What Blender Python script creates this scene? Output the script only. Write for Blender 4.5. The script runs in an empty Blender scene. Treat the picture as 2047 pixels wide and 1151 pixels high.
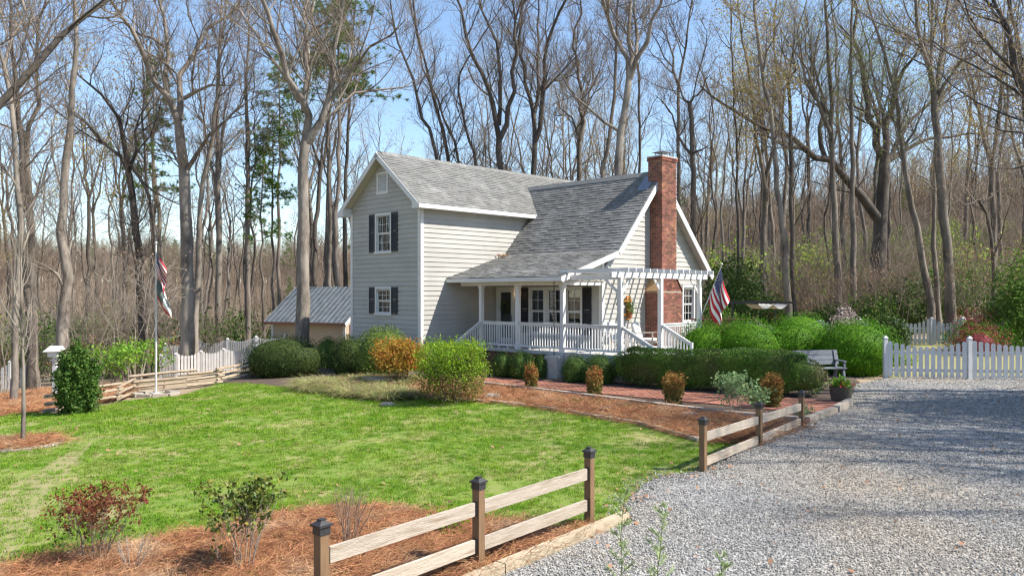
import bpy, math, random
import numpy as np
from mathutils import Vector, Matrix
from mathutils.geometry import delaunay_2d_cdt

random.seed(7)
RNG = np.random.default_rng(7)
SC = bpy.context.scene
COL = SC.collection
R = math.radians

# ------------------------------------------------------------------ camera
F, CX, HY, CZ = 1600.0, 1023.5, 587.0, 3.2
cam = bpy.data.cameras.new('camera')
cam.sensor_width = 36.0
cam.lens = F / 2047.0 * 36.0
cam.shift_y = (HY - 575.5) / 2047.0
cam.clip_start = 0.1
cam.clip_end = 3000.0
camo = bpy.data.objects.new('camera', cam)
COL.objects.link(camo)
camo.location = (0, 0, CZ)
camo.rotation_euler = (R(90), 0, 0)
SC.camera = camo

# ------------------------------------------------------------------ sky and sun
SUN = Vector((0.88, -0.22, 1.02)).normalized()
world = bpy.data.worlds.new('World')
SC.world = world
world.use_nodes = True
wn = world.node_tree
bg = wn.nodes['Background']
sky = wn.nodes.new('ShaderNodeTexSky')
sky.sky_type = 'NISHITA'
sky.sun_disc = False
sky.sun_elevation = math.asin(SUN.z)
sky.sun_rotation = math.atan2(SUN.x, SUN.y)
sky.air_density = 1.0
sky.dust_density = 0.2
sky.ozone_density = 2.0
wn.links.new(sky.outputs[0], bg.inputs[0])
bg.inputs[1].default_value = 0.135
sun = bpy.data.lights.new('sun', 'SUN')
sun.energy = 5.0
sun.angle = R(0.53)
sun.color = (1.0, 0.95, 0.86)
suno = bpy.data.objects.new('sun', sun)
COL.objects.link(suno)
suno.location = (30, -10, 40)
suno.rotation_euler = SUN.to_track_quat('Z', 'Y').to_euler()
SC.view_settings.view_transform = 'Standard'
SC.view_settings.look = 'None'
SC.view_settings.exposure = 0.82
SC.view_settings.gamma = 1.0
SC.render.engine = 'CYCLES'
SC.cycles.max_bounces = 5
SC.cycles.diffuse_bounces = 2
SC.cycles.glossy_bounces = 3
SC.cycles.transparent_max_bounces = 12
SC.cycles.use_denoising = True
SC.cycles.filter_width = 1.25

# ------------------------------------------------------------------ coordinates
YAW = R(44.6)
AX = Vector((math.sin(YAW), math.cos(YAW), 0))      # house axis running back to the far side
BX = Vector((-math.cos(YAW), math.sin(YAW), 0))     # house axis running along the main ridge


def H(a, b, z):
    return Vector((AX.x * a + BX.x * b, AX.y * a + BX.y * b, z))


def P(px, py, Y):
    return Vector(((px - CX) / F * Y, Y, CZ - (py - HY) / F * Y))


_gc = np.array([
    (-1.76, 7.4, .05), (-.39, 9.1, .07), (1.05, 10.86, .06), (3.2, 13.6, .18), (4.7, 15.5, .27), (6.2, 17.3, .33),
    (12.6, 24.5, .58), (15.5, 23.6, .6), (20, 22, .65), (5, 8, .05), (10, 12, .2), (12, 8, .15), (20, 12, .4),
    (-.4, 26.5, .25), (8, 20.4, .4), (1.75, 27.4, .32), (4.5, 25.2, .38), (9, 26, .5), (12, 30, .6),
    (-3.5, 29.5, .3), (-7, 32.5, .02), (-4.5, 23.8, .1), (-4, 17, .02), (-8, 20, -.05), (-10.4, 17, -.08),
    (-13.5, 26, -.32), (-12.3, 27.6, -.26), (-11.5, 33, -.12), (-15.9, 36.2, -.6), (-12.5, 37.8, -.35),
    (-16, 28.4, -.42), (-15, 20, -.3), (-22, 20, -.7), (-15, 8, -.2), (-8, 8, 0), (0, 0, -.05), (10, 0, .05), (-10, 0, 0),
    (-10, 44, -.7), (-30, 30, -1.4), (-40, 50, -2.6), (-20, 60, -2.4), (-60, 30, -2.5), (-60, 90, -4), (0, 60, -.8), (0, 95, -2),
    (20, 60, 1.2), (40, 50, 2.6), (28, 38, 1.1), (30, 15, .7), (60, 40, 4), (60, 100, 9), (30, 90, 4.5), (100, 60, 8),
    (0, 230, 3), (-100, 230, 3), (-230, 200, 5), (100, 230, 17), (150, 150, 15), (240, 240, 26), (-200, 60, -2), (200, 20, 8),
    (0, -60, 0), (-100, -60, 0), (100, -60, 2), (0, 330, 6), (-330, 330, 9), (330, 330, 28), (330, 0, 14), (-330, 0, 0)])
_c2 = 2.0


def _phi(d2):
    return -np.sqrt(d2 + _c2)


_n = len(_gc)
_d2 = ((_gc[:, None, :2] - _gc[None, :, :2]) ** 2).sum(-1)
_A = np.zeros((_n + 1, _n + 1))
_A[:_n, :_n] = _phi(_d2) + 0.02 * np.eye(_n) * -1
_A[:_n, _n] = 1
_A[_n, :_n] = 1
_w = np.linalg.solve(_A, np.append(_gc[:, 2], 0))


def GA(x, y):
    x = np.asarray(x, float)
    y = np.asarray(y, float)
    out = np.full(x.shape, _w[_n])
    for i in range(_n):
        out = out + _w[i] * -np.sqrt((x - _gc[i, 0]) ** 2 + (y - _gc[i, 1]) ** 2 + _c2)
    return out


def G(x, y):
    return float(GA(x, y))


def gp(px, py):
    """the spot on the ground seen at a photo position"""
    Y = 20.0
    for _ in range(60):
        x = (px - CX) / F * Y
        Yn = (CZ - G(x, Y)) * F / max(20.0, py - HY)
        Y = Y * 0.5 + Yn * 0.5
    x = (px - CX) / F * Y
    return Vector((x, Y, G(x, Y)))


def on_ground(px, Y):
    x = (px - CX) / F * Y
    return Vector((x, Y, G(x, Y)))


# ------------------------------------------------------------------ materials
def _lnk(nt, a, b):
    nt.links.new(a, b)


def mat(name, c1, c2=None, scale=6.0, rough=0.75, bump=0.0, bscale=40.0, c3=None, s3=1.0, var=0.0, island=0.0, hue=0.0,
        stretch=None, metal=0.0, spec=0.4, world_pos=False, translucent=0.0, lo=0.35, hi=0.65, lo3=.5, hi3=.7, coat=0.0):
    m = bpy.data.materials.new(name)
    m.use_nodes = True
    nt = m.node_tree
    N = nt.nodes
    bs = N['Principled BSDF']
    bs.inputs['Roughness'].default_value = rough
    bs.inputs['Metallic'].default_value = metal
    bs.inputs['Specular IOR Level'].default_value = spec
    if coat:
        bs.inputs['Coat Weight'].default_value = coat
    if world_pos:
        co = N.new('ShaderNodeNewGeometry').outputs['Position']
    else:
        co = N.new('ShaderNodeTexCoord').outputs['Object']
    if stretch:
        mp = N.new('ShaderNodeMapping')
        mp.inputs['Scale'].default_value = stretch
        _lnk(nt, co, mp.inputs[0])
        co = mp.outputs[0]
    col = None
    if c2 is not None:
        nz = N.new('ShaderNodeTexNoise')
        nz.inputs['Scale'].default_value = scale
        nz.inputs['Detail'].default_value = 6
        nz.inputs['Roughness'].default_value = .65
        _lnk(nt, co, nz.inputs[0])
        rp = N.new('ShaderNodeMapRange')
        rp.inputs[1].default_value = lo
        rp.inputs[2].default_value = hi
        _lnk(nt, nz.outputs[0], rp.inputs[0])
        mx = N.new('ShaderNodeMix')
        mx.data_type = 'RGBA'
        mx.inputs[6].default_value = (*c1, 1)
        mx.inputs[7].default_value = (*c2, 1)
        _lnk(nt, rp.outputs[0], mx.inputs[0])
        col = mx.outputs[2]
        if c3 is not None:
            n3 = N.new('ShaderNodeTexNoise')
            n3.inputs['Scale'].default_value = s3
            n3.inputs['Detail'].default_value = 5
            _lnk(nt, co, n3.inputs[0])
            r3 = N.new('ShaderNodeMapRange')
            r3.inputs[1].default_value = lo3
            r3.inputs[2].default_value = hi3
            _lnk(nt, n3.outputs[0], r3.inputs[0])
            m3 = N.new('ShaderNodeMix')
            m3.data_type = 'RGBA'
            m3.inputs[7].default_value = (*c3, 1)
            _lnk(nt, r3.outputs[0], m3.inputs[0])
            _lnk(nt, col, m3.inputs[6])
            col = m3.outputs[2]
    if var or island or hue:
        hs = N.new('ShaderNodeHueSaturation')
        if col is None:
            hs.inputs['Color'].default_value = (*c1, 1)
        else:
            _lnk(nt, col, hs.inputs['Color'])
        val = None
        if var:
            src = N.new('ShaderNodeObjectInfo').outputs['Random']
            a = N.new('ShaderNodeMapRange')
            a.inputs[3].default_value = 1 - var
            a.inputs[4].default_value = 1 + var
            _lnk(nt, src, a.inputs[0])
            val = a.outputs[0]
        if island:
            src = N.new('ShaderNodeNewGeometry').outputs['Random Per Island']
            a = N.new('ShaderNodeMapRange')
            a.inputs[3].default_value = 1 - island
            a.inputs[4].default_value = 1 + island
            _lnk(nt, src, a.inputs[0])
            if val is not None:
                mu = N.new('ShaderNodeMath')
                mu.operation = 'MULTIPLY'
                _lnk(nt, val, mu.inputs[0])
                _lnk(nt, a.outputs[0], mu.inputs[1])
                val = mu.outputs[0]
            else:
                val = a.outputs[0]
            if hue:
                ml = N.new('ShaderNodeMath')
                ml.operation = 'MULTIPLY'
                ml.inputs[1].default_value = 7.31
                _lnk(nt, src, ml.inputs[0])
                fr = N.new('ShaderNodeMath')
                fr.operation = 'FRACT'
                _lnk(nt, ml.outputs[0], fr.inputs[0])
                h = N.new('ShaderNodeMapRange')
                h.inputs[3].default_value = .5 - hue
                h.inputs[4].default_value = .5 + hue
                _lnk(nt, fr.outputs[0], h.inputs[0])
                _lnk(nt, h.outputs[0], hs.inputs['Hue'])
        if val is not None:
            _lnk(nt, val, hs.inputs['Value'])
        col = hs.outputs[0]
    if col is None:
        bs.inputs['Base Color'].default_value = (*c1, 1)
    else:
        _lnk(nt, col, bs.inputs['Base Color'])
    if bump:
        nb = N.new('ShaderNodeTexNoise')
        nb.inputs['Scale'].default_value = bscale
        nb.inputs['Detail'].default_value = 5
        _lnk(nt, co, nb.inputs[0])
        b = N.new('ShaderNodeBump')
        b.inputs['Strength'].default_value = bump
        b.inputs['Distance'].default_value = .03
        _lnk(nt, nb.outputs[0], b.inputs['Height'])
        _lnk(nt, b.outputs[0], bs.inputs['Normal'])
    if translucent:
        out = N['Material Output']
        tr = N.new('ShaderNodeBsdfTranslucent')
        if col is None:
            tr.inputs[0].default_value = (*c1, 1)
        else:
            _lnk(nt, col, tr.inputs[0])
        ms = N.new('ShaderNodeMixShader')
        ms.inputs[0].default_value = translucent
        _lnk(nt, bs.outputs[0], ms.inputs[1])
        _lnk(nt, tr.outputs[0], ms.inputs[2])
        _lnk(nt, ms.outputs[0], out.inputs[0])
    return m


M = {}
M['siding'] = mat('siding', (.405, .39, .36), (.445, .43, .395), 1.2, .6, var=.045, c3=(.37, .355, .325), s3=.7, world_pos=True, lo3=.5, hi3=.75)
M['trim'] = mat('trim', (.68, .67, .655), (.62, .61, .59), 2.0, .5, var=.02)
M['soffit'] = mat('soffit', (.56, .52, .43), (.52, .48, .39), 2.0, .7)
M['shutter'] = mat('shutter', (.015, .015, .018), (.022, .022, .026), 8, .5)
M['shingle'] = mat('shingle', (.205, .20, .188), (.15, .147, .138), 5, .95, island=.1, var=.08, bump=.25, bscale=90, c3=(.25, .245, .232), s3=1.3, world_pos=True)
M['dark_shingle'] = mat('dark_shingle', (.16, .16, .155), (.22, .22, .21), 6, .95, island=.1)
M['brick'] = mat('brick', (.23, .08, .048), (.13, .045, .03), 7, .85, island=.5, var=.38, hue=.015, bump=.3, bscale=60, c3=(.31, .12, .07), s3=2.0, world_pos=True)
M['mortar'] = mat('mortar', (.40, .34, .27), (.32, .27, .21), 12, .95, bump=.3)
M['sheet_metal'] = mat('sheet_metal', (.35, .36, .38), (.28, .29, .31), 3, .45, metal=.7)
M['cap_tan'] = mat('cap_tan', (.50, .32, .17), (.42, .26, .13), 5, .8, bump=.2)
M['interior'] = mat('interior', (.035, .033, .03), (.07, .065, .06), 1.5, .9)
M['curtain'] = mat('curtain', (.20, .20, .20), (.12, .12, .125), 14, .9, stretch=(1, 1, .05))
M['door_panel'] = mat('door_panel', (.10, .10, .11), (.13, .13, .13), 3, .5)
M['wood_gray'] = mat('wood_gray', (.54, .46, .375), (.38, .31, .235), 3, .85, var=.1, bump=.5, bscale=14, stretch=(1, 1, 14), c3=(.27, .195, .13), s3=1.6, lo3=.56, hi3=.74)
M['wood_brown'] = mat('wood_brown', (.24, .145, .075), (.17, .10, .052), 3, .75, var=.06, bump=.2, stretch=(9, 9, 1))
M['wood_tan'] = mat('wood_tan', (.46, .375, .265), (.35, .28, .19), 4, .85, var=.06, bump=.3, bscale=30)
M['wood_old'] = mat('wood_old', (.40, .345, .285), (.28, .235, .19), 4, .9, var=.1, bump=.5, bscale=25, c3=(.40, .35, .29), s3=2.2)
M['split_rail'] = mat('split_rail', (.46, .37, .27), (.32, .245, .17), 5, .9, var=.14, bump=.5, bscale=22)
M['cedar'] = mat('cedar', (.56, .25, .07), (.45, .18, .05), 5, .6, bump=.15)
M['deck_wood'] = mat('deck_wood', (.16, .075, .05), (.11, .05, .035), 4, .75, var=.1)
M['black_metal'] = mat('black_metal', (.018, .018, .02), (.03, .03, .032), 6, .45, metal=.3)
M['bronze'] = mat('bronze', (.05, .048, .05), (.075, .07, .07), 9, .45, metal=.4)
M['silver'] = mat('silver', (.62, .63, .65), (.55, .56, .58), 4, .35, metal=.6)
M['white_picket'] = mat('white_picket', (.62, .63, .65), (.56, .56, .57), 3, .65, var=.04, c3=(.52, .51, .47), s3=2.5, lo3=.62, hi3=.85)
M['old_picket'] = mat('old_picket', (.60, .57, .55), (.52, .49, .46), 3, .75, var=.06)
M['bench_gray'] = mat('bench_gray', (.155, .168, .195), (.13, .142, .165), 4, .6, var=.04)
M['barrel'] = mat('barrel', (.10, .085, .07), (.065, .055, .046), 6, .75, bump=.3)
M['barrel_band'] = mat('barrel_band', (.21, .20, .185), (.16, .15, .14), 8, .6)
M['cushion'] = mat('cushion', (.72, .69, .64), (.66, .63, .58), 9, .95, bump=.1)
M['chair_frame'] = mat('chair_frame', (.55, .46, .38), (.48, .40, .32), 8, .6)
M['stone'] = mat('stone', (.34, .30, .255), (.24, .21, .18), 5, .95, bump=.6, bscale=14, var=.15)
M['pale_stone'] = mat('pale_stone', (.46, .41, .33), (.36, .31, .25), 5, .95, bump=.5, bscale=14, var=.12)
M['concrete'] = mat('concrete', (.50, .49, .46), (.40, .39, .37), 4, .9, bump=.2)
M['paver'] = mat('paver', (.43, .19, .125), (.33, .135, .085), 6, .9, island=.2, var=.16, bump=.3, world_pos=True)
M['paver_bed'] = mat('paver_bed', (.26, .15, .105), (.20, .115, .08), 12, .95)
M['metal_roof'] = mat('metal_roof', (.09, .105, .12), (.17, .185, .20), 1.6, .55, metal=.35, stretch=(3, 3, .5), spec=.5)
M['metal_rust'] = mat('metal_rust', (.20, .10, .06), (.28, .15, .09), 6, .8)
M['shed_wall'] = mat('shed_wall', (.46, .38, .28), (.40, .33, .24), 2, .85)
M['shed_door'] = mat('shed_door', (.30, .10, .05), (.22, .07, .035), 4, .7)
M['bark'] = mat('bark', (.24, .20, .165), (.08, .065, .054), 3.2, .95, bump=.8, bscale=9, stretch=(1, 1, .3), c3=(.24, .205, .17), s3=1.1, world_pos=True, var=.12)
M['pale_bark'] = mat('pale_bark', (.31, .265, .22), (.11, .09, .074), 3.2, .95, bump=1.0, bscale=7, stretch=(1, 1, .35), c3=(.34, .30, .255), s3=1.1, world_pos=True)
M['dark_bark'] = mat('dark_bark', (.125, .103, .085), (.055, .045, .038), 2.5, .95, bump=.8, bscale=9, stretch=(1, 1, .3), world_pos=True, var=.12)
M['twig'] = mat('twig', (.26, .205, .155), (.15, .118, .092), 1.2, .9, world_pos=True, var=.15)
M['pale_twig'] = mat('pale_twig', (.34, .29, .24), (.24, .20, .16), 1.2, .9, world_pos=True, var=.12)
M['brush_twig'] = mat('brush_twig', (.30, .225, .165), (.19, .14, .105), .6, .95, world_pos=True, var=.3)


def leaf(name, c1, c2, scale=3., tr=.3, island=.35, hue=.02, var=0., rough=.6, c3=None, s3=2.):
    return mat(name, c1, c2, scale, rough, island=island, hue=hue, world_pos=True, translucent=tr, var=var, spec=.12, c3=c3, s3=s3)


M['pine'] = leaf('pine', (.085, .15, .025), (.15, .23, .04), 1.2)
M['spring_leaf'] = leaf('spring_leaf', (.27, .39, .05), (.36, .43, .09), 1.5, .4)
M['gold_leaf'] = leaf('gold_leaf', (.42, .36, .11), (.38, .27, .10), 1.5, .35)
M['bud'] = leaf('bud', (.30, .21, .145), (.36, .26, .17), 1.5, .3)
M['tan_leaf'] = leaf('tan_leaf', (.45, .29, .17), (.36, .20, .11), 1.5, .3)
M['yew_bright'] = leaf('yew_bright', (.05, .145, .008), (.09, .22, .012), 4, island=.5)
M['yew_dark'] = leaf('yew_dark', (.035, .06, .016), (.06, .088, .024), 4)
M['hedge'] = leaf('hedge', (.075, .16, .026), (.13, .23, .04), 3, c3=(.13, .13, .055), s3=.9, island=.5)
M['hedge_olive'] = leaf('hedge_olive', (.085, .14, .03), (.14, .20, .045), 3)
M['boxwood'] = leaf('boxwood', (.06, .115, .025), (.10, .17, .04), 4)
M['nandina_orange'] = leaf('nandina_orange', (.44, .22, .04), (.34, .27, .045), 3.5, .35, c3=(.40, .11, .03), s3=3.)
M['nandina_red'] = leaf('nandina_red', (.36, .17, .05), (.27, .22, .06), 6, .35, c3=(.36, .08, .045), s3=6.)
M['spirea'] = leaf('spirea', (.25, .36, .03), (.18, .31, .025), 4, .4)
M['nandina_low'] = leaf('nandina_low', (.24, .17, .05), (.16, .18, .05), 6, .3)
M['spirea_low'] = leaf('spirea_low', (.22, .16, .05), (.20, .22, .05), 5, .35)
M['camellia'] = leaf('camellia', (.045, .085, .02), (.09, .125, .025), 6, .15, c3=(.30, .27, .05), s3=9., rough=.35)
M['red_leaf'] = leaf('red_leaf', (.21, .055, .035), (.17, .085, .035), 6, .3)
M['mid_green'] = leaf('mid_green', (.085, .16, .03), (.13, .21, .042), 3, .35)
M['fresh_green'] = leaf('fresh_green', (.15, .30, .03), (.21, .36, .05), 3, .4)
M['gray_green'] = leaf('gray_green', (.20, .31, .12), (.28, .38, .18), 5, .35)
M['feather'] = leaf('feather', (.42, .52, .24), (.50, .58, .32), 5, .4)
M['maroon'] = leaf('maroon', (.27, .055, .06), (.34, .10, .09), 4, .35)
M['blossom'] = leaf('blossom', (.55, .45, .44), (.45, .36, .34), 5, .3)
M['liriope'] = leaf('liriope', (.26, .31, .10), (.46, .41, .20), 5, .3, c3=(.36, .27, .17), s3=2.5)
M['arborvitae'] = leaf('arborvitae', (.055, .115, .022), (.10, .18, .035), 3, .25, island=.5)
M['evergreen_fill'] = leaf('evergreen_fill', (.045, .085, .02), (.08, .13, .03), .5, .2, var=.2)
M['flower_red'] = mat('flower_red', (.5, .02, .03), (.4, .01, .03), 9, .6)
M['straw'] = leaf('straw', (.60, .325, .165), (.44, .21, .10), 4, .2, var=.4, c3=(.64, .43, .26), s3=1.5)
M['straw_bed'] = mat('straw_bed', (.38, .19, .095), (.22, .105, .052), 18, .95, bump=1., bscale=50, world_pos=True)
M['mulch'] = mat('mulch', (.075, .05, .038), (.12, .085, .065), 20, .95, bump=.8, bscale=40, world_pos=True)
M['litter'] = mat('litter', (.27, .20, .13), (.36, .275, .185), 1.5, .95, bump=.8, bscale=8, world_pos=True, c3=(.13, .14, .05), s3=.35)
M['dry_yard'] = mat('dry_yard', (.30, .25, .13), (.22, .23, .07), 1.2, .95, bump=.5, bscale=20, world_pos=True)
GRASS = ((.12, .265, .014), (.23, .35, .03))
M['grass'] = mat('grass', *GRASS, 2.2, .7, world_pos=True, translucent=.35, var=.25, c3=(.38, .38, .12), s3=.7, lo3=.52, hi3=.82, spec=.2)
M['lawn'] = mat('lawn', (.15, .23, .03), (.21, .26, .05), 2.2, .95, world_pos=True, c3=(.33, .29, .12), s3=.9, lo3=.48, hi3=.66, bump=.8, bscale=60)
M['gravel'] = mat('gravel', (.235, .23, .22), (.31, .30, .285), 1.0, .95, world_pos=True, c3=(.29, .245, .19), s3=.25, lo3=.45, hi3=.7)
M['pebble'] = mat('pebble', (.335, .32, .295), (.265, .252, .23), 3, .9, world_pos=True, var=.6, c3=(.36, .30, .23), s3=.3, lo3=.5, hi3=.75)
M['wreath'] = leaf('wreath', (.05, .09, .03), (.08, .11, .04), 9)
M['terracotta'] = mat('terracotta', (.42, .17, .08), (.36, .14, .07), 6, .8)
M['canopy'] = mat('canopy', (.60, .58, .55), (.52, .50, .47), 4, .9)


def gravel_relief():
    nt = M['gravel'].node_tree
    N = nt.nodes
    bs = N['Principled BSDF']
    pos = N.new('ShaderNodeNewGeometry').outputs['Position']
    vo = N.new('ShaderNodeTexVoronoi')
    vo.inputs['Scale'].default_value = 26
    _lnk(nt, pos, vo.inputs['Vector'])
    b = N.new('ShaderNodeBump')
    b.inputs['Strength'].default_value = .9
    b.inputs['Distance'].default_value = .03
    b.invert = True
    _lnk(nt, vo.outputs['Distance'], b.inputs['Height'])
    _lnk(nt, b.outputs[0], bs.inputs['Normal'])
    src = bs.inputs['Base Color'].links[0].from_socket
    hs = N.new('ShaderNodeHueSaturation')
    _lnk(nt, src, hs.inputs['Color'])
    sep = N.new('ShaderNodeSeparateColor')
    _lnk(nt, vo.outputs['Color'], sep.inputs[0])
    mr = N.new('ShaderNodeMapRange')
    mr.inputs[3].default_value = .45
    mr.inputs[4].default_value = 1.5
    _lnk(nt, sep.outputs[0], mr.inputs[0])
    _lnk(nt, mr.outputs[0], hs.inputs['Value'])
    _lnk(nt, hs.outputs[0], bs.inputs['Base Color'])


gravel_relief()


def glass_mat():
    m = bpy.data.materials.new('window_glass')
    m.use_nodes = True
    nt = m.node_tree
    N = nt.nodes
    out = N['Material Output']
    N.remove(N['Principled BSDF'])
    t = N.new('ShaderNodeBsdfTransparent')
    t.inputs[0].default_value = (.75, .78, .78, 1)
    g = N.new('ShaderNodeBsdfGlossy')
    g.inputs['Roughness'].default_value = .015
    g.inputs[0].default_value = (.9, .92, .95, 1)
    lw = N.new('ShaderNodeLayerWeight')
    lw.inputs[0].default_value = .5
    pw = N.new('ShaderNodeMath')
    pw.operation = 'POWER'
    pw.inputs[1].default_value = 4.0
    nt.links.new(lw.outputs['Facing'], pw.inputs[0])
    fr = N.new('ShaderNodeMath')
    fr.operation = 'MULTIPLY_ADD'
    fr.inputs[1].default_value = .9
    fr.inputs[2].default_value = .07
    nt.links.new(pw.outputs[0], fr.inputs[0])
    ms = N.new('ShaderNodeMixShader')
    nt.links.new(fr.outputs[0], ms.inputs[0])
    nt.links.new(t.outputs[0], ms.inputs[1])
    nt.links.new(g.outputs[0], ms.inputs[2])
    nt.links.new(ms.outputs[0], out.inputs[0])
    return m


M['glass'] = glass_mat()
mb_ = bpy.data.materials.new('lamp_bulb')
mb_.use_nodes = True
mb_.node_tree.nodes['Principled BSDF'].inputs['Emission Color'].default_value = (1, .62, .3, 1)
mb_.node_tree.nodes['Principled BSDF'].inputs['Emission Strength'].default_value = 9
M['bulb'] = mb_


def flag_mat(name, kind):
    """printed cloth: stripes and a starred canton, or plain bands (uv laid along hoist and fly)"""
    m = bpy.data.materials.new(name)
    m.use_nodes = True
    nt = m.node_tree
    N = nt.nodes
    bs = N['Principled BSDF']
    bs.inputs['Roughness'].default_value = .8
    uv = N.new('ShaderNodeUVMap')
    sp = N.new('ShaderNodeSeparateXYZ')
    nt.links.new(uv.outputs[0], sp.inputs[0])

    def mth(op, a, b=None):
        n = N.new('ShaderNodeMath')
        n.operation = op
        for i, v in enumerate((a, b)):
            if v is None:
                continue
            if isinstance(v, (int, float)):
                n.inputs[i].default_value = v
            else:
                nt.links.new(v, n.inputs[i])
        return n.outputs[0]

    def mix(f, a, b):
        n = N.new('ShaderNodeMix')
        n.data_type = 'RGBA'
        nt.links.new(f, n.inputs[0])
        for i, v in ((6, a), (7, b)):
            if isinstance(v, tuple):
                n.inputs[i].default_value = (*v, 1)
            else:
                nt.links.new(v, n.inputs[i])
        return n.outputs[2]
    u, v = sp.outputs[0], sp.outputs[1]
    red, white, blue = (.48, .02, .035), (.78, .77, .76), (.025, .03, .14)
    if kind == 'stripes':
        s = mth('MODULO', mth('FLOOR', mth('MULTIPLY', v, 13.0)), 2.0)
        base = mix(s, red, white)
        # star field: a staggered grid of dots on blue
        uu = mth('MULTIPLY', u, 11 / .4)
        vv = mth('MULTIPLY', mth('SUBTRACT', v, 6 / 13.), 9 / (7 / 13.))
        par = mth('MODULO', mth('FLOOR', vv), 2.0)
        ux = mth('SUBTRACT', mth('FRACT', mth('DIVIDE', mth('ADD', uu, par), 2.0)), .5)
        vy = mth('SUBTRACT', mth('FRACT', vv), .5)
        d = mth('ADD', mth('MULTIPLY', mth('MULTIPLY', ux, ux), 4.0), mth('MULTIPLY', vy, vy))
        dot = mth('LESS_THAN', d, .11)
        can = mix(dot, blue, white)
        inb = mth('MULTIPLY', mth('LESS_THAN', u, .4), mth('GREATER_THAN', v, 6 / 13.))
        col = mix(inb, base, can)
    else:
        col = mix(mth('GREATER_THAN', u, .42), (.10, .125, .11), (.72, .72, .70))
        col = mix(mth('LESS_THAN', v, .14), col, (.50, .03, .04))
    nt.links.new(col, bs.inputs['Base Color'])
    return m


M['flag'] = flag_mat('striped_flag', 'stripes')
M['flag2'] = flag_mat('banner_flag', 'bands')


# ------------------------------------------------------------------ mesh and object helpers
def arrays_mesh(name, V, faces, uv=None):
    """V (n,3); faces: list of integer arrays (m,k)"""
    me = bpy.data.meshes.new(name)
    V = np.asarray(V, np.float32)
    faces = [np.asarray(f, np.int32) for f in faces if len(f)]
    me.vertices.add(len(V))
    me.vertices.foreach_set('co', V.ravel())
    nl = sum(f.size for f in faces)
    npoly = sum(len(f) for f in faces)
    me.loops.add(nl)
    me.polygons.add(npoly)
    me.loops.foreach_set('vertex_index', np.concatenate([f.ravel() for f in faces]))
    st = []
    s = 0
    for f in faces:
        k = f.shape[1]
        st.append(s + np.arange(len(f)) * k)
        s += f.size
    me.polygons.foreach_set('loop_start', np.concatenate(st).astype(np.int32))
    me.update(calc_edges=True)
    if uv is not None:
        l = me.uv_layers.new(name='UVMap')
        vi = np.concatenate([f.ravel() for f in faces])
        l.data.foreach_set('uv', np.asarray(uv, np.float32)[vi].ravel())
    return me


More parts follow.
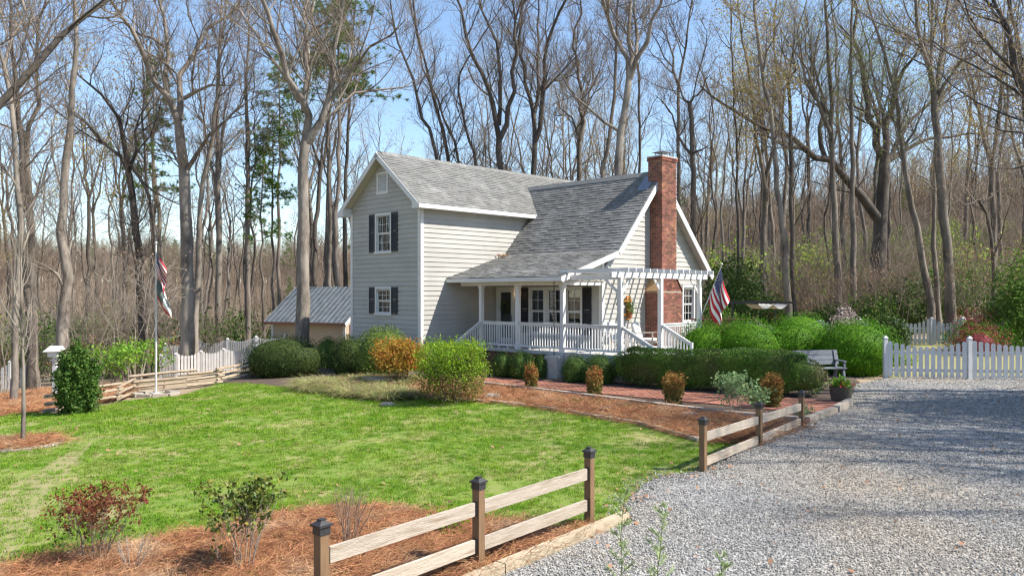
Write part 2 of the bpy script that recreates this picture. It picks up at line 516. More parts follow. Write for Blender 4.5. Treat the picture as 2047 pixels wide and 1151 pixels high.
class MB:
    """collects boxes, bars and tubes into one mesh"""

    def __init__(s):
        s.v = []
        s.f = []

    def hexa(s, p):
        n = len(s.v)
        s.v += [tuple(q) for q in p]
        s.f += [(n, n + 3, n + 2, n + 1), (n + 4, n + 5, n + 6, n + 7), (n, n + 1, n + 5, n + 4), (n + 1, n + 2, n + 6, n + 5),
                (n + 2, n + 3, n + 7, n + 6), (n + 3, n, n + 4, n + 7)]
        return s

    def box(s, x0, x1, y0, y1, z0, z1):
        return s.hexa([(x0, y0, z0), (x1, y0, z0), (x1, y1, z0), (x0, y1, z0), (x0, y0, z1), (x1, y0, z1), (x1, y1, z1), (x0, y1, z1)])

    def hb(s, a0, a1, b0, b1, z0, z1):
        """a box in the house's own axes"""
        return s.hexa([H(a0, b0, z0), H(a0, b1, z0), H(a1, b1, z0), H(a1, b0, z0), H(a0, b0, z1), H(a0, b1, z1), H(a1, b1, z1), H(a1, b0, z1)])

    def bar(s, p, q, w, h, up=(0, 0, 1)):
        p, q, up = Vector(p), Vector(q), Vector(up)
        d = (q - p).normalized()
        sd = d.cross(up)
        if sd.length < 1e-4:
            sd = d.cross(Vector((1, 0, 0)))
        sd.normalize()
        u = sd.cross(d).normalized()
        sd *= w / 2
        u *= h / 2
        return s.hexa([p - sd - u, p + sd - u, q + sd - u, q - sd - u, p - sd + u, p + sd + u, q + sd + u, q - sd + u])

    def poly(s, pts):
        n = len(s.v)
        s.v += [tuple(q) for q in pts]
        s.f.append(tuple(range(n, n + len(pts))))
        return s

    def prism(s, pts, off):
        """a flat outline given thickness along off"""
        off = Vector(off)
        n = len(s.v)
        k = len(pts)
        s.v += [tuple(Vector(q)) for q in pts] + [tuple(Vector(q) + off) for q in pts]
        s.f.append(tuple(range(n + k - 1, n - 1, -1)))
        s.f.append(tuple(range(n + k, n + 2 * k)))
        for i in range(k):
            j = (i + 1) % k
            s.f.append((n + i, n + j, n + k + j, n + k + i))
        return s

    def tube(s, pts, rad, k=8, caps=True):
        pts = [Vector(p) for p in pts]
        if not hasattr(rad, '__len__'):
            rad = [rad] * len(pts)
        n0 = len(s.v)
        ref = None
        for i, p in enumerate(pts):
            d = (pts[min(i + 1, len(pts) - 1)] - pts[max(i - 1, 0)]).normalized()
            if ref is None:
                ref = d.orthogonal().normalized()
            ref = (ref - d * ref.dot(d)).normalized()
            w = d.cross(ref)
            for j in range(k):
                t = 2 * math.pi * j / k
                s.v.append(tuple(p + (ref * math.cos(t) + w * math.sin(t)) * rad[i]))
        for i in range(len(pts) - 1):
            for j in range(k):
                a = n0 + i * k + j
                b = n0 + i * k + (j + 1) % k
                s.f.append((a, b, b + k, a + k))
        if caps:
            s.f.append(tuple(n0 + j for j in range(k - 1, -1, -1)))
            e = n0 + (len(pts) - 1) * k
            s.f.append(tuple(e + j for j in range(k)))
        return s

    def lathe(s, c, prof, k=20):
        """prof: list of (radius, z) about the vertical through c"""
        c = Vector(c)
        return s.tube([c + Vector((0, 0, z)) for r, z in prof], [max(r, .001) for r, z in prof], k)

    def mesh(s, name):
        me = bpy.data.meshes.new(name)
        me.from_pydata(s.v, [], s.f)
        me.update()
        return me


def setp(o, label=None, cat=None, group=None, kind=None):
    if label:
        o['label'] = label
    if cat:
        o['category'] = cat
    if group:
        o['group'] = group
    if kind:
        o['kind'] = kind
    return o


def thing(name, loc, label, cat, group=None, rz=0.0):
    o = bpy.data.objects.new(name, None)
    COL.objects.link(o)
    o.location = loc
    o.rotation_euler = (0, 0, rz)
    o.empty_display_size = .2
    return setp(o, label, cat, group)


def link(name, me, m, parent=None, local=False):
    """local: the mesh is in its parent's frame; otherwise in world coordinates"""
    o = bpy.data.objects.new(name, me)
    COL.objects.link(o)
    if m is not None:
        ms = m if isinstance(m, (list, tuple)) else [m]
        if not me.materials:
            for q in ms:
                me.materials.append(M[q] if isinstance(q, str) else q)
    if parent is not None:
        o.parent = parent
        if parent.type == 'EMPTY' and not local:
            o.matrix_parent_inverse = (Matrix.Translation(parent.location) @ parent.rotation_euler.to_matrix().to_4x4()).inverted()
    return o


def part(name, mb, m, parent, local=False, smooth=False):
    me = mb.mesh(name) if isinstance(mb, MB) else mb
    if smooth:
        me.polygons.foreach_set('use_smooth', [True] * len(me.polygons))
    return link(name, me, m, parent, local)


def solo(name, mb, m, label, cat, group=None, smooth=False):
    return setp(part(name, mb, m, None, smooth=smooth), label, cat, group)


def struct(name, me, m):
    return setp(link(name, me, m), kind='structure')


def pieces(name, hexes, m, parent, singles=300):
    """the pieces nearest the camera one by one, the rest joined into one part"""
    c = Vector((0, 0, CZ))
    hexes = sorted(hexes, key=lambda h: (sum((Vector(q) for q in h), Vector()) / 8 - c).length)
    for h in hexes[:singles]:
        part(name, MB().hexa(h), m, parent)
    if len(hexes) > singles:
        mb = MB()
        for h in hexes[singles:]:
            mb.hexa(h)
        o = part(name + '_field', mb, m, parent)
        o['kind'] = 'stuff'


def hh(a0, a1, b0, b1, z0, z1):
    return [H(a0, b0, z0), H(a0, b1, z0), H(a1, b1, z0), H(a1, b0, z0), H(a0, b0, z1), H(a0, b1, z1), H(a1, b1, z1), H(a1, b0, z1)]


def dup(root, loc, rz=0.0, scale=1.0, label=None):
    r = root.copy()
    COL.objects.link(r)
    r.location = loc
    r.rotation_euler = (0, 0, rz)
    r.scale = (scale,) * 3
    if label:
        r['label'] = label
    for ch in list(root.children):
        c = ch.copy()
        COL.objects.link(c)
        c.parent = r
    return r


# ------------------------------------------------------------------ scattering of uncountable stuff
def scatter(name, pts, rot, scl, sources, label, cat, idx=None):
    n = len(pts)
    me = bpy.data.meshes.new(name)
    me.vertices.add(n)
    me.vertices.foreach_set('co', np.asarray(pts, np.float32).ravel())
    a = me.attributes.new('rot', 'FLOAT_VECTOR', 'POINT')
    a.data.foreach_set('vector', np.asarray(rot, np.float32).ravel())
    a = me.attributes.new('scl', 'FLOAT', 'POINT')
    a.data.foreach_set('value', np.asarray(scl, np.float32).ravel())
    a = me.attributes.new('idx', 'INT', 'POINT')
    if idx is None:
        idx = RNG.integers(0, len(sources), n)
    a.data.foreach_set('value', np.asarray(idx, np.int32))
    cl = bpy.data.collections.new(name + '_source')
    for i, (sm, m) in enumerate(sources):
        so = bpy.data.objects.new('%s_source_%02d' % (name, i), sm)
        if not sm.materials:
            sm.materials.append(M[m])
        cl.objects.link(so)
    ng = bpy.data.node_groups.new(name + '_scatter', 'GeometryNodeTree')
    ng.interface.new_socket('Geometry', in_out='INPUT', socket_type='NodeSocketGeometry')
    ng.interface.new_socket('Geometry', in_out='OUTPUT', socket_type='NodeSocketGeometry')
    N = ng.nodes
    gi = N.new('NodeGroupInput')
    go = N.new('NodeGroupOutput')
    ip = N.new('GeometryNodeInstanceOnPoints')
    ci = N.new('GeometryNodeCollectionInfo')
    ci.inputs['Collection'].default_value = cl
    ci.inputs['Separate Children'].default_value = True
    ci.inputs['Reset Children'].default_value = True

    def named(nm, t):
        q = N.new('GeometryNodeInputNamedAttribute')
        q.data_type = t
        q.inputs['Name'].default_value = nm
        return [s for s in q.outputs if s.enabled][0]
    e = N.new('FunctionNodeEulerToRotation')
    L = ng.links
    L.new(named('rot', 'FLOAT_VECTOR'), e.inputs[0])
    L.new(gi.outputs[0], ip.inputs['Points'])
    L.new(ci.outputs[0], ip.inputs['Instance'])
    ip.inputs['Pick Instance'].default_value = True
    L.new(named('idx', 'INT'), ip.inputs['Instance Index'])
    L.new(e.outputs[0], ip.inputs['Rotation'])
    L.new(named('scl', 'FLOAT'), ip.inputs['Scale'])
    L.new(ip.outputs[0], go.inputs[0])
    o = bpy.data.objects.new(name, me)
    COL.objects.link(o)
    md = o.modifiers.new('scatter', 'NODES')
    md.node_group = ng
    return setp(o, label, cat, kind='stuff')


def in_poly(x, y, poly):
    x = np.asarray(x)
    y = np.asarray(y)
    ins = np.zeros(x.shape, bool)
    j = len(poly) - 1
    for i in range(len(poly)):
        xi, yi = poly[i]
        xj, yj = poly[j]
        c = ((yi > y) != (yj > y)) & (x < (xj - xi) * (y - yi) / (yj - yi + 1e-12) + xi)
        ins ^= c
        j = i
    return ins


def rand_in(poly, dens, clip=None):
    """points scattered in a ground polygon; dens(x, y) per square metre"""
    q = np.array(poly)
    x0, y0 = q.min(0)
    x1, y1 = q.max(0)
    if clip:
        x0, x1, y0, y1 = max(x0, clip[0]), min(x1, clip[1]), max(y0, clip[2]), min(y1, clip[3])
    dmax = 1.0
    xs = np.linspace(x0, x1, 40)
    ys = np.linspace(y0, y1, 40)
    gx, gy = np.meshgrid(xs, ys)
    dmax = float(np.max(dens(gx, gy)))
    n = int((x1 - x0) * (y1 - y0) * dmax)
    x = RNG.uniform(x0, x1, n)
    y = RNG.uniform(y0, y1, n)
    k = (RNG.uniform(0, dmax, n) < dens(x, y)) & in_poly(x, y, poly)
    # only what the camera and a step beside it could see
    k &= np.abs(x) < .72 * y + 2.5
    return x[k], y[k]


def smooth_outline(pts, step=.25, wob=0.0, closed=True):
    pts = [np.array(p[:2], float) for p in pts]
    n = len(pts)
    out = []
    for i in range(n if closed else n - 1):
        p0, p1, p2, p3 = (pts[(i - 1) % n] if closed or i > 0 else pts[0], pts[i], pts[(i + 1) % n],
                          pts[(i + 2) % n] if closed or i + 2 < n else pts[-1])
        L = np.linalg.norm(p2 - p1)
        k = max(1, int(L / step))
        for j in range(k):
            t = j / k
            q = .5 * ((2 * p1) + (-p0 + p2) * t + (2 * p0 - 5 * p1 + 4 * p2 - p3) * t * t + (-p0 + 3 * p1 - 3 * p2 + p3) * t ** 3)
            out.append(q)
    if not closed:
        out.append(pts[-1])
    out = np.array(out)
    if wob:
        out = out + RNG.normal(0, wob, out.shape)
    return [tuple(q) for q in out]


def sheet(name, poly, lift, m, step=.5):
    """a ground patch that follows the terrain"""
    q = np.array(poly)
    x0, y0 = q.min(0)
    x1, y1 = q.max(0)
    gx, gy = np.meshgrid(np.arange(x0 + step / 2, x1, step), np.arange(y0 + step / 2, y1, step))
    gx, gy = gx.ravel(), gy.ravel()
    k = in_poly(gx, gy, poly)
    vs = [Vector(p) for p in poly] + [Vector((a, b)) for a, b in zip(gx[k], gy[k])]
    n = len(poly)
    v, e, f, *_ = delaunay_2d_cdt(vs, [(i, (i + 1) % n) for i in range(n)], [], 1, 1e-5)
    va = np.array([(p.x, p.y) for p in v])
    z = GA(va[:, 0], va[:, 1]) + lift
    me = bpy.data.meshes.new(name)
    me.from_pydata(np.column_stack([va, z]).tolist(), [], [tuple(t) for t in f])
    me.update()
    me.polygons.foreach_set('use_smooth', [True] * len(me.polygons))
    o = struct(name, me, m)
    # faces up
    if len(me.polygons) and me.polygons[0].normal.z < 0:
        me.flip_normals()
    return o


# ------------------------------------------------------------------ tubes in bulk, leaves, trees
def unit(v):
    return v / (np.linalg.norm(v, axis=-1, keepdims=True) + 1e-9)


def bulk_tubes(polys, sides):
    """polys: list of (pts (n,3), rad (n)); returns V, quads"""
    groups = {}
    for p, r in polys:
        groups.setdefault(len(p), []).append((p, r))
    VV, QQ = [], []
    off = 0
    ang = np.arange(sides) * 2 * np.pi / sides
    for n, lst in groups.items():
        Pn = np.array([q[0] for q in lst])
        Rn = np.array([q[1] for q in lst])
        m = len(lst)
        T = np.empty_like(Pn)
        T[:, 1:-1] = Pn[:, 2:] - Pn[:, :-2]
        T[:, 0] = Pn[:, 1] - Pn[:, 0]
        T[:, -1] = Pn[:, -1] - Pn[:, -2]
        T = unit(T)
        mean = unit(T.mean(1))
        ref = np.where(np.abs(mean[:, 2:3]) < .8, np.array([[0, 0, 1.]]), np.array([[1., 0, 0]]))
        U = unit(np.cross(T, ref[:, None, :]))
        W = np.cross(T, U)
        ring = Pn[:, :, None, :] + Rn[:, :, None, None] * (np.cos(ang)[None, None, :, None] * U[:, :, None, :] + np.sin(ang)[None, None, :, None] * W[:, :, None, :])
        V = ring.reshape(-1, 3)
        i = np.arange(m)[:, None, None] * n * sides
        j = np.arange(n - 1)[None, :, None] * sides
        k = np.arange(sides)[None, None, :]
        k2 = (k + 1) % sides
        q = np.stack([i + j + k, i + j + k2, i + j + k2 + sides, i + j + k + sides], -1).reshape(-1, 4) + off
        VV.append(V)
        QQ.append(q)
        off += len(V)
    return np.concatenate(VV), np.concatenate(QQ)


def join_arrays(lst):
    V, Fc = [], []
    off = 0
    for v, f in lst:
        V.append(v)
        Fc.append(f + off)
        off += len(v)
    return np.concatenate(V), np.concatenate(Fc)


def leaves(pts, size, rng, normal=None, flat=.5, aspect=.55, sv=.4):
    """one folded-looking diamond of four corners per point"""
    pts = np.asarray(pts)
    n = len(pts)
    d = rng.normal(size=(n, 3))
    d = unit(d)
    if normal is not None:
        nn = unit(normal + unit(rng.normal(size=(n, 3))) * flat)
        d = unit(np.cross(nn, d) + normal * .25)
        s = unit(np.cross(nn, d))
    else:
        s = unit(np.cross(d, rng.normal(size=(n, 3))))
        nn = np.cross(d, s)
    L = size * (1 + sv * rng.uniform(-1, 1, (n, 1)))
    a = pts
    b = pts + d * L * .5 + s * L * aspect * .5 + nn * L * .06
    c = pts + d * L
    e = pts + d * L * .5 - s * L * aspect * .5 + nn * L * .06
    V = np.stack([a, b, c, e], 1).reshape(-1, 3)
    q = np.arange(4 * n).reshape(-1, 4)
    return V, q


def catmull(pts, n):
    pts = np.asarray(pts, float)
    seg = np.linalg.norm(np.diff(pts, axis=0), axis=1)
    t = np.concatenate([[0], np.cumsum(seg)])
    tt = np.linspace(0, t[-1], n)
    ext = np.vstack([2 * pts[0] - pts[1], pts, 2 * pts[-1] - pts[-2]])
    out = []
    for x in tt:
        i = min(len(seg) - 1, int(np.searchsorted(t, x, 'right') - 1))
        i = max(i, 0)
        u = (x - t[i]) / (seg[i] + 1e-9)
        p0, p1, p2, p3 = ext[i], ext[i + 1], ext[i + 2], ext[i + 3]
        out.append(.5 * ((2 * p1) + (-p0 + p2) * u + (2 * p0 - 5 * p1 + 4 * p2 - p3) * u * u + (-p0 + 3 * p1 - 3 * p2 + p3) * u ** 3))
    return np.array(out)


class Tree:
    """limbs (kept for the trunk part) and twigs (kept for the crown part)"""
    LEN = {1: 3.2, 2: 1.35, 3: .62}
    DEN = {1: .95, 2: 2.1, 3: 3.2}
    NP = {1: 6, 2: 4, 3: 3}

    def __init__(s, seed, size=1.0, dens=1.0, up=.22, maxlev=3, thick=1.0):
        s.rng = np.random.default_rng(seed)
        s.limbs, s.twigs, s.tips = [], [], []
        s.size, s.dens, s.up, s.maxlev, s.thick = size, dens, up, maxlev, thick

    def limb(s, pts, r0, r1, t0=.3, n=None, wob=.06, spawn=True, dens=1.0):
        pts = np.asarray(pts, float)
        L = np.linalg.norm(np.diff(pts, axis=0), axis=1).sum()
        n = n or int(np.clip(L * 1.1, 6, 22))
        p = catmull(pts, n)
        p[1:-1] += s.rng.normal(0, wob, (n - 2, 3))
        t = np.linspace(0, 1, n)
        r = r0 + (r1 - r0) * t ** .8
        r *= 1 + s.rng.normal(0, .04, n)
        s.limbs.append((p, r))
        if spawn:
            s.spawn(p, r, 1, t0, dens)
        return p

    def spawn(s, p, r, lev, t0, dens=1.0):
        rng = s.rng
        seg = np.linalg.norm(np.diff(p, axis=0), axis=1)
        L = seg.sum()
        k = int(round(s.DEN[lev] * L * (1 - t0) * s.dens * dens / s.size + rng.uniform(0, .9)))
        n = len(p)
        for i in range(k):
            t = t0 + (1 - t0) * (i + rng.uniform(.1, .9)) / k
            x = t * (n - 1)
            j = min(int(x), n - 2)
            u = x - j
            pos = p[j] * (1 - u) + p[j + 1] * u
            rr = r[j] * (1 - u) + r[j + 1] * u
            tan = p[j + 1] - p[j]
            tan = tan / (np.linalg.norm(tan) + 1e-9)
            a = rng.normal(size=3)
            a -= tan * a.dot(tan)
            a /= np.linalg.norm(a) + 1e-9
            ang = math.radians(rng.uniform(28, 62))
            d = math.cos(ang) * tan + math.sin(ang) * a
            d[2] += s.up * .6
            d /= np.linalg.norm(d)
            ln = s.LEN[lev] * s.size * rng.uniform(.45, 1.35) * (1.15 - .55 * t)
            r0 = min(rr * .62, (.0055 + .0105 * ln / s.size) * s.size * s.thick)
            s.branch(pos, d, ln, r0, lev)
        if lev <= s.maxlev:
            s.tips.append(p[-1])

    def branch(s, pos, d, ln, r0, lev):
        rng = s.rng
        n = s.NP[lev]
        q = [pos]
        st = ln / (n - 1)
        for i in range(n - 1):
            d = d + rng.normal(0, .17, 3)
            d[2] += s.up * .55
            d = d / np.linalg.norm(d)
            q.append(q[-1] + d * st)
        q = np.array(q)
        r = np.linspace(r0, max(r0 * .35, .005 * s.size), n)
        (s.limbs if (lev == 1 and r0 > .028 * max(1, s.size)) else s.twigs).append((q, r))
        s.tips.append(q[-1])
        if lev < s.maxlev:
            s.spawn(q, r, lev + 1, .12)

    def meshes(s, name, leafsize=0, leafn=0, leafspread=.25, pick=None):
        V, Q = bulk_tubes(s.limbs, 7)
        tm = arrays_mesh(name + '_trunk', V, [Q])
        tm.polygons.foreach_set('use_smooth', [True] * len(tm.polygons))
        cm = lm = None
        if s.twigs:
            V, Q = bulk_tubes(s.twigs, 3)
            cm = arrays_mesh(name + '_crown', V, [Q])
        if leafn:
            tp = np.array(s.tips)
            if pick is not None:
                tp = tp[pick(tp)]
            if len(tp):
                pp = tp[s.rng.integers(0, len(tp), leafn)] + s.rng.normal(0, leafspread, (leafn, 3))
                V, Q = leaves(pp, leafsize, s.rng)
                lm = arrays_mesh(name + '_leaves', V, [Q])
        return tm, cm, lm


def shell_points(n, rng, rx, ry, rz, lump=.08, depth=.22, power=2.0, low=-.6, nl=7):
    """points and outward normals on a lumpy clipped-shrub shape centred on the origin"""
    u = unit(rng.normal(size=(n * 2, 3)))
    u = u[u[:, 2] > low][:n]
    n = len(u)
    f = (np.abs(u) ** power).sum(1) ** (-1 / power)
    ph = rng.uniform(0, 6.28, (nl, 3))
    fr = rng.uniform(2.0, 5.0, (nl, 3))
    l = np.zeros(n)
    for i in range(nl):
        l += np.sin(u @ fr[i] * 2 + ph[i, 0]) * np.cos(u[:, 2] * fr[i, 1] + ph[i, 1])
    l2 = np.zeros(n)
    for i in range(nl):
        l2 += np.sin(u @ fr[i] * 6.5 + ph[i, 2] * 2) * np.sin(u @ fr[(i + 3) % nl][::-1] * 5.0 + ph[i, 1])
    f = f * (1 + lump * l / math.sqrt(nl) + .75 * lump * l2 / math.sqrt(nl))
    dep = 1 - depth * rng.uniform(0, 1, n) ** 1.8
    sc = np.array([rx, ry, rz])
    p = u * (f * dep)[:, None] * sc
    nr = unit(u ** (power - 1) * np.sign(u) ** (power % 2 == 1) / sc) if power == 2.0 else unit(np.sign(u) * np.abs(u) ** (power - 1) / sc)
    return p, nr


def core_mesh(rx, ry, rz, power, low, k=.8):
    V, Q = [], []
    nu, nv = 20, 12
    for j in range(nv + 1):
        th = math.pi * j / nv
        for i in range(nu):
            ph = 2 * math.pi * i / nu
            u = np.array([math.sin(th) * math.cos(ph), math.sin(th) * math.sin(ph), math.cos(th)])
            f = (np.abs(u) ** power).sum() ** (-1 / power)
            u = u * f
            u[2] = max(u[2], low)
            V.append(u * k * np.array([rx, ry, rz]))
    for j in range(nv):
        for i in range(nu):
            Q.append((j * nu + i, (j + 1) * nu + i, (j + 1) * nu + (i + 1) % nu, j * nu + (i + 1) % nu))
    return np.array(V), np.array(Q)


def clipped_bush(name, base, rx, ry, h, m, label, cat, n=6000, size=.05, lump=.07, power=2.2, rz=0.0, group=None, low=-.8, seed=1, depth=.2, top_mat=None, core=.84, flat=.75, taper=0.0, low_mat=None, zsplit=.5):
    """dense clipped shrub: foliage shell round a leafy core, stems below"""
    rng = np.random.default_rng(seed)
    t = thing(name, base, label, cat, group, rz)
    hz = h / (1 - low * .8)
    p, nr = shell_points(n, rng, rx, ry, hz, lump, depth, power, low)
    p[:, 2] += h - hz
    k = p[:, 2] > .02
    p, nr = p[k], nr[k]
    if taper:
        p[:, :2] *= (1 - taper * np.clip(1 - p[:, 2:3] / h, 0, 1))
    V, Q = leaves(p, size, rng, nr, flat=flat)
    if low_mat:
        hi = p[:, 2] > h * (zsplit + rng.uniform(-.22, .22, len(p)))
        V4 = V.reshape(-1, 4, 3)
        for kk, mm, nm in ((hi, m, 'foliage'), (~hi, low_mat, 'lower_foliage')):
            part(nm, arrays_mesh(nm, V4[kk].reshape(-1, 3), [np.arange(4 * kk.sum()).reshape(-1, 4)]), mm, t, True)
    else:
        part('foliage', arrays_mesh('foliage', V, [Q]), m, t, True)
    cv, cq = core_mesh(rx, ry, hz, power, low * .95, core)
    cv[:, 2] += h - hz
    if taper:
        cv[:, :2] *= (1 - taper * np.clip(1 - cv[:, 2:3] / h, 0, 1))
    part('inner_foliage', arrays_mesh('inner_foliage', cv, [cq]), low_mat or m, t, True, True)
    mb = MB()
    for i in range(5):
        a = rng.uniform(0, 6.28)
        r = rng.uniform(.1, .5)
        mb.tube([(0.3 * r * rx * math.cos(a), .3 * r * ry * math.sin(a), -.05), (r * rx * math.cos(a), r * ry * math.sin(a), h * .4)], [.025, .015], 5)
    part('stem', mb, 'bark', t, True)
    return t


def loose_shrub(name, base, h, w, label, cat, leafmat, leafsize=.05, leafn=1500, stems=7, seed=1, twig='twig', group=None, zmin=.25, spread=.06,
                up=.3, dens=1.0, low_mat=None, zsplit=.45, thick=1.0, single=None, round_top=False, w_base=.06, t0=.15, shell=0):
    """open shrub: several stems from the ground, branching, with real leaves"""
    t = thing(name, base, label, cat, group)
    rng = np.random.default_rng(seed)
    tr = Tree(seed, size=h * .32, dens=dens, up=up, thick=thick)
    tr.DEN = {1: 1.6, 2: 2.4, 3: 2.6}
    for i in range(stems):
        a = 2 * math.pi * (i + rng.uniform(-.3, .3)) / stems
        k = rng.uniform(.35, 1.0) ** .7
        hz = h * rng.uniform(.72, .98) * ((1 - .35 * k * k) if round_top else 1)
        e = np.array([math.cos(a) * w / 2 * k * .85, math.sin(a) * w / 2 * k * .85, hz * .92])
        b = np.array([math.cos(a) * w_base * w, math.sin(a) * w_base * w, -.05])
        mid = (b + e) / 2 * np.array([.8, .8, 1.05])
        tr.limb([b, mid, e], .013 * (h / 1.5) * thick, .004, t0=t0, n=7, wob=.012 * h)
    keep = [b for b in tr.twigs if b[0][-1][2] < h * .97 and math.hypot(b[0][-1][0], b[0][-1][1]) < w * .53]
    V, Q = bulk_tubes(tr.limbs + keep, 4)
    part('branches', arrays_mesh('branches', V, [Q]), twig, t, True)
    tips = np.array(tr.tips)
    tips = tips[(tips[:, 2] > zmin * h)]
    lim = np.hypot(tips[:, 0], tips[:, 1]) < w * .58
    tips = tips[lim & (tips[:, 2] < h * 1.04)]
    if leafn:
        pp = tips[rng.integers(0, len(tips), leafn)] + rng.normal(0, spread, (leafn, 3))
        if shell:
            sp_, _n = shell_points(shell, rng, w / 2, w / 2, h * .55, .16, .55, 2.0, -.75)
            sp_[:, 2] += h * .45
            sp_ = sp_[sp_[:, 2] > zmin * h]
            pp = np.concatenate([pp, sp_])
            leafn = len(pp)
        V, Q = leaves(pp, leafsize, rng)
        if low_mat:
            hi = pp[:, 2] > h * (zsplit + rng.uniform(-.15, .15, leafn))
            V4 = V.reshape(-1, 4, 3)
            for kk, mm, nm in ((hi, leafmat, 'foliage'), (~hi, low_mat, 'lower_foliage')):
                if kk.sum():
                    part(nm, arrays_mesh(nm, V4[kk].reshape(-1, 3), [np.arange(4 * kk.sum()).reshape(-1, 4)]), mm, t, True)
        else:
            part('foliage', arrays_mesh('foliage', V, [Q]), leafmat, t, True)
    return t


# ------------------------------------------------------------------ the ground
def build_terrain():
    def axis(lo, hi):
        s = [0.0]
        d = .9
        while s[-1] < hi:
            s.append(s[-1] + d)
            if s[-1] > 32:
                d *= 1.09
        n = [0.0]
        d = .9
        while n[-1] > lo:
            n.append(n[-1] - d)
            if n[-1] < -32:
                d *= 1.09
        return np.array(sorted(set(s + n)))
    X = axis(-420, 420)
    Y = axis(-60, 460)
    gx, gy = np.meshgrid(X, Y)
    z = GA(gx, gy) - .03
    nx, ny = len(X), len(Y)
    V = np.column_stack([gx.ravel(), gy.ravel(), z.ravel()])
    i = (np.arange(ny - 1)[:, None] * nx + np.arange(nx - 1)[None, :]).ravel()
    me = arrays_mesh('ground', V, [np.column_stack([i, i + 1, i + nx + 1, i + nx])])
    me.polygons.foreach_set('use_smooth', [True] * len(me.polygons))
    struct('ground', me, 'litter')


build_terrain()


FRONT_BED_TOP = [tuple(gp(x, y)[:2]) for x, y in ((0, 1150), (150, 1112), (270, 1098), (380, 1078), (480, 1055), (560, 1037), (650, 1026), (740, 1022), (820, 1030), (950, 1050), (1060, 1052), (1120, 1072))]
DRIVE_EDGE = [tuple(gp(x, y)[:2]) for x, y in ((1225, 1044), (1240, 1018), (1290, 966), (1340, 950), (1400, 944), (1450, 915), (1500, 891))]
BED_EDGE = [tuple(gp(x, y)[:2]) for x, y in ((1400, 886), (1330, 865), (1290, 854), (1200, 838), (1100, 821), (1000, 809), (930, 803), (870, 799), (800, 797), (700, 796), (620, 784), (560, 775), (500, 768), (440, 768))]
LAWN_BACK = [tuple(gp(x, y)[:2]) for x, y in ((360, 793), (260, 802), (190, 816), (110, 828), (50, 828), (0, 836), (-90, 845))]
lawn_poly = smooth_outline([(-14, 7.0), (-8.0, 7.2)] + FRONT_BED_TOP + DRIVE_EDGE, .3, .015, False) + smooth_outline(BED_EDGE, .25, .01, False) + smooth_outline(LAWN_BACK, .4, .02, False) + [(-22, 17)]
sheet('lawn', lawn_poly, .03, 'lawn')

FD = Vector((.63, .7766, 0))            # run of the board fence along the drive
FN = Vector((.7766, -.63, 0))
F0 = Vector((1.05, 10.86, 0))
timber_out = [F0 + FN * .36 + FD * t for t in (.55, -2.2, -5.0, -9.0)]
front_bed = [(-14, 7.0), (-8.0, 7.2)] + FRONT_BED_TOP + [tuple(p[:2]) for p in [F0 + FN * .16 + FD * t for t in (.35, -2.2, -5.0, -9.0)]] + [(-10, 2.5)]
sheet('front_straw_bed', smooth_outline(front_bed, .4, 0, True)[:], .022, 'straw_bed')

TIMBER = [(958, 773), (1060, 786), (1190, 804), (1330, 823), (1465, 839), (1560, 846), (1602, 851)]
PATH_LOW = [(930, 762), (1000, 769), (1100, 778), (1200, 788), (1300, 798), (1400, 807), (1500, 817), (1580, 824), (1650, 828)]
PATH_TOP = [(1698, 806), (1650, 802), (1560, 797), (1450, 791), (1330, 783), (1200, 773), (1100, 764), (1000, 756), (930, 751)]
g2 = lambda L: [tuple(gp(*p)[:2]) for p in L]
shrub_bed = g2([(440, 768), (560, 775), (700, 796), (870, 799), (1000, 809), (1400, 886), (1500, 891), (1602, 851), (1698, 812), (1720, 765)]) + [(12, 30), (9, 30), (4, 30), (-1, 32), (-8, 35), (-11, 35)]
sheet('planting_bed', shrub_bed, .012, 'mulch')
straw_bed = g2([(1500, 891)]) + BED_EDGE[:-4] + g2([(640, 775), (720, 760), (850, 762)] + TIMBER)
sheet('straw_bed', straw_bed, .026, 'straw_bed')
path_poly = g2(PATH_LOW + PATH_TOP)
sheet('brick_path', path_poly, .022, 'paver_bed')
drive_poly = [(-9, 1.0)] + [tuple(p[:2]) for p in reversed(timber_out)] + DRIVE_EDGE[1:] + g2([(1600, 852), (1625, 843), (1690, 812), (1704, 790), (1712, 768), (1775, 756)]) + [(12.9, 25.2), (24, 24.5), (34, 22), (34, 1.0)]
sheet('gravel_drive', drive_poly, .018, 'gravel', .6)
worn = g2([(-40, 1010), (0, 985), (60, 955), (130, 910), (185, 885), (165, 925), (100, 985), (70, 1050), (40, 1105), (0, 1135), (-40, 1140)])
sheet('worn_track', worn, .034, 'dry_yard', .3)
sheet('dry_yard', [(12.0, 24.9), (34, 23.0), (36, 36), (24, 41), (14, 41), (10.5, 33)], .004, 'dry_yard', 1.0)


# ------------------------------------------------------------------ the house
HB = H(19.15, 23.73, 0)
house = thing('house', (HB.x, HB.y, .2), 'pale gray clapboard farmhouse with brick chimney and white porch', 'house')
LAP = .1845
w_gable = lambda u, z, d: H(19.15 - d, u, z)
w_side = lambda u, z, d: H(u, 23.73 - d, z)
w_front = lambda u, z, d: H(23.05 - d, u, z)
w_end = lambda u, z, d: H(u, 18.13 - d, z)
RIDGE_W, EAVE_W = 8.79, 6.576


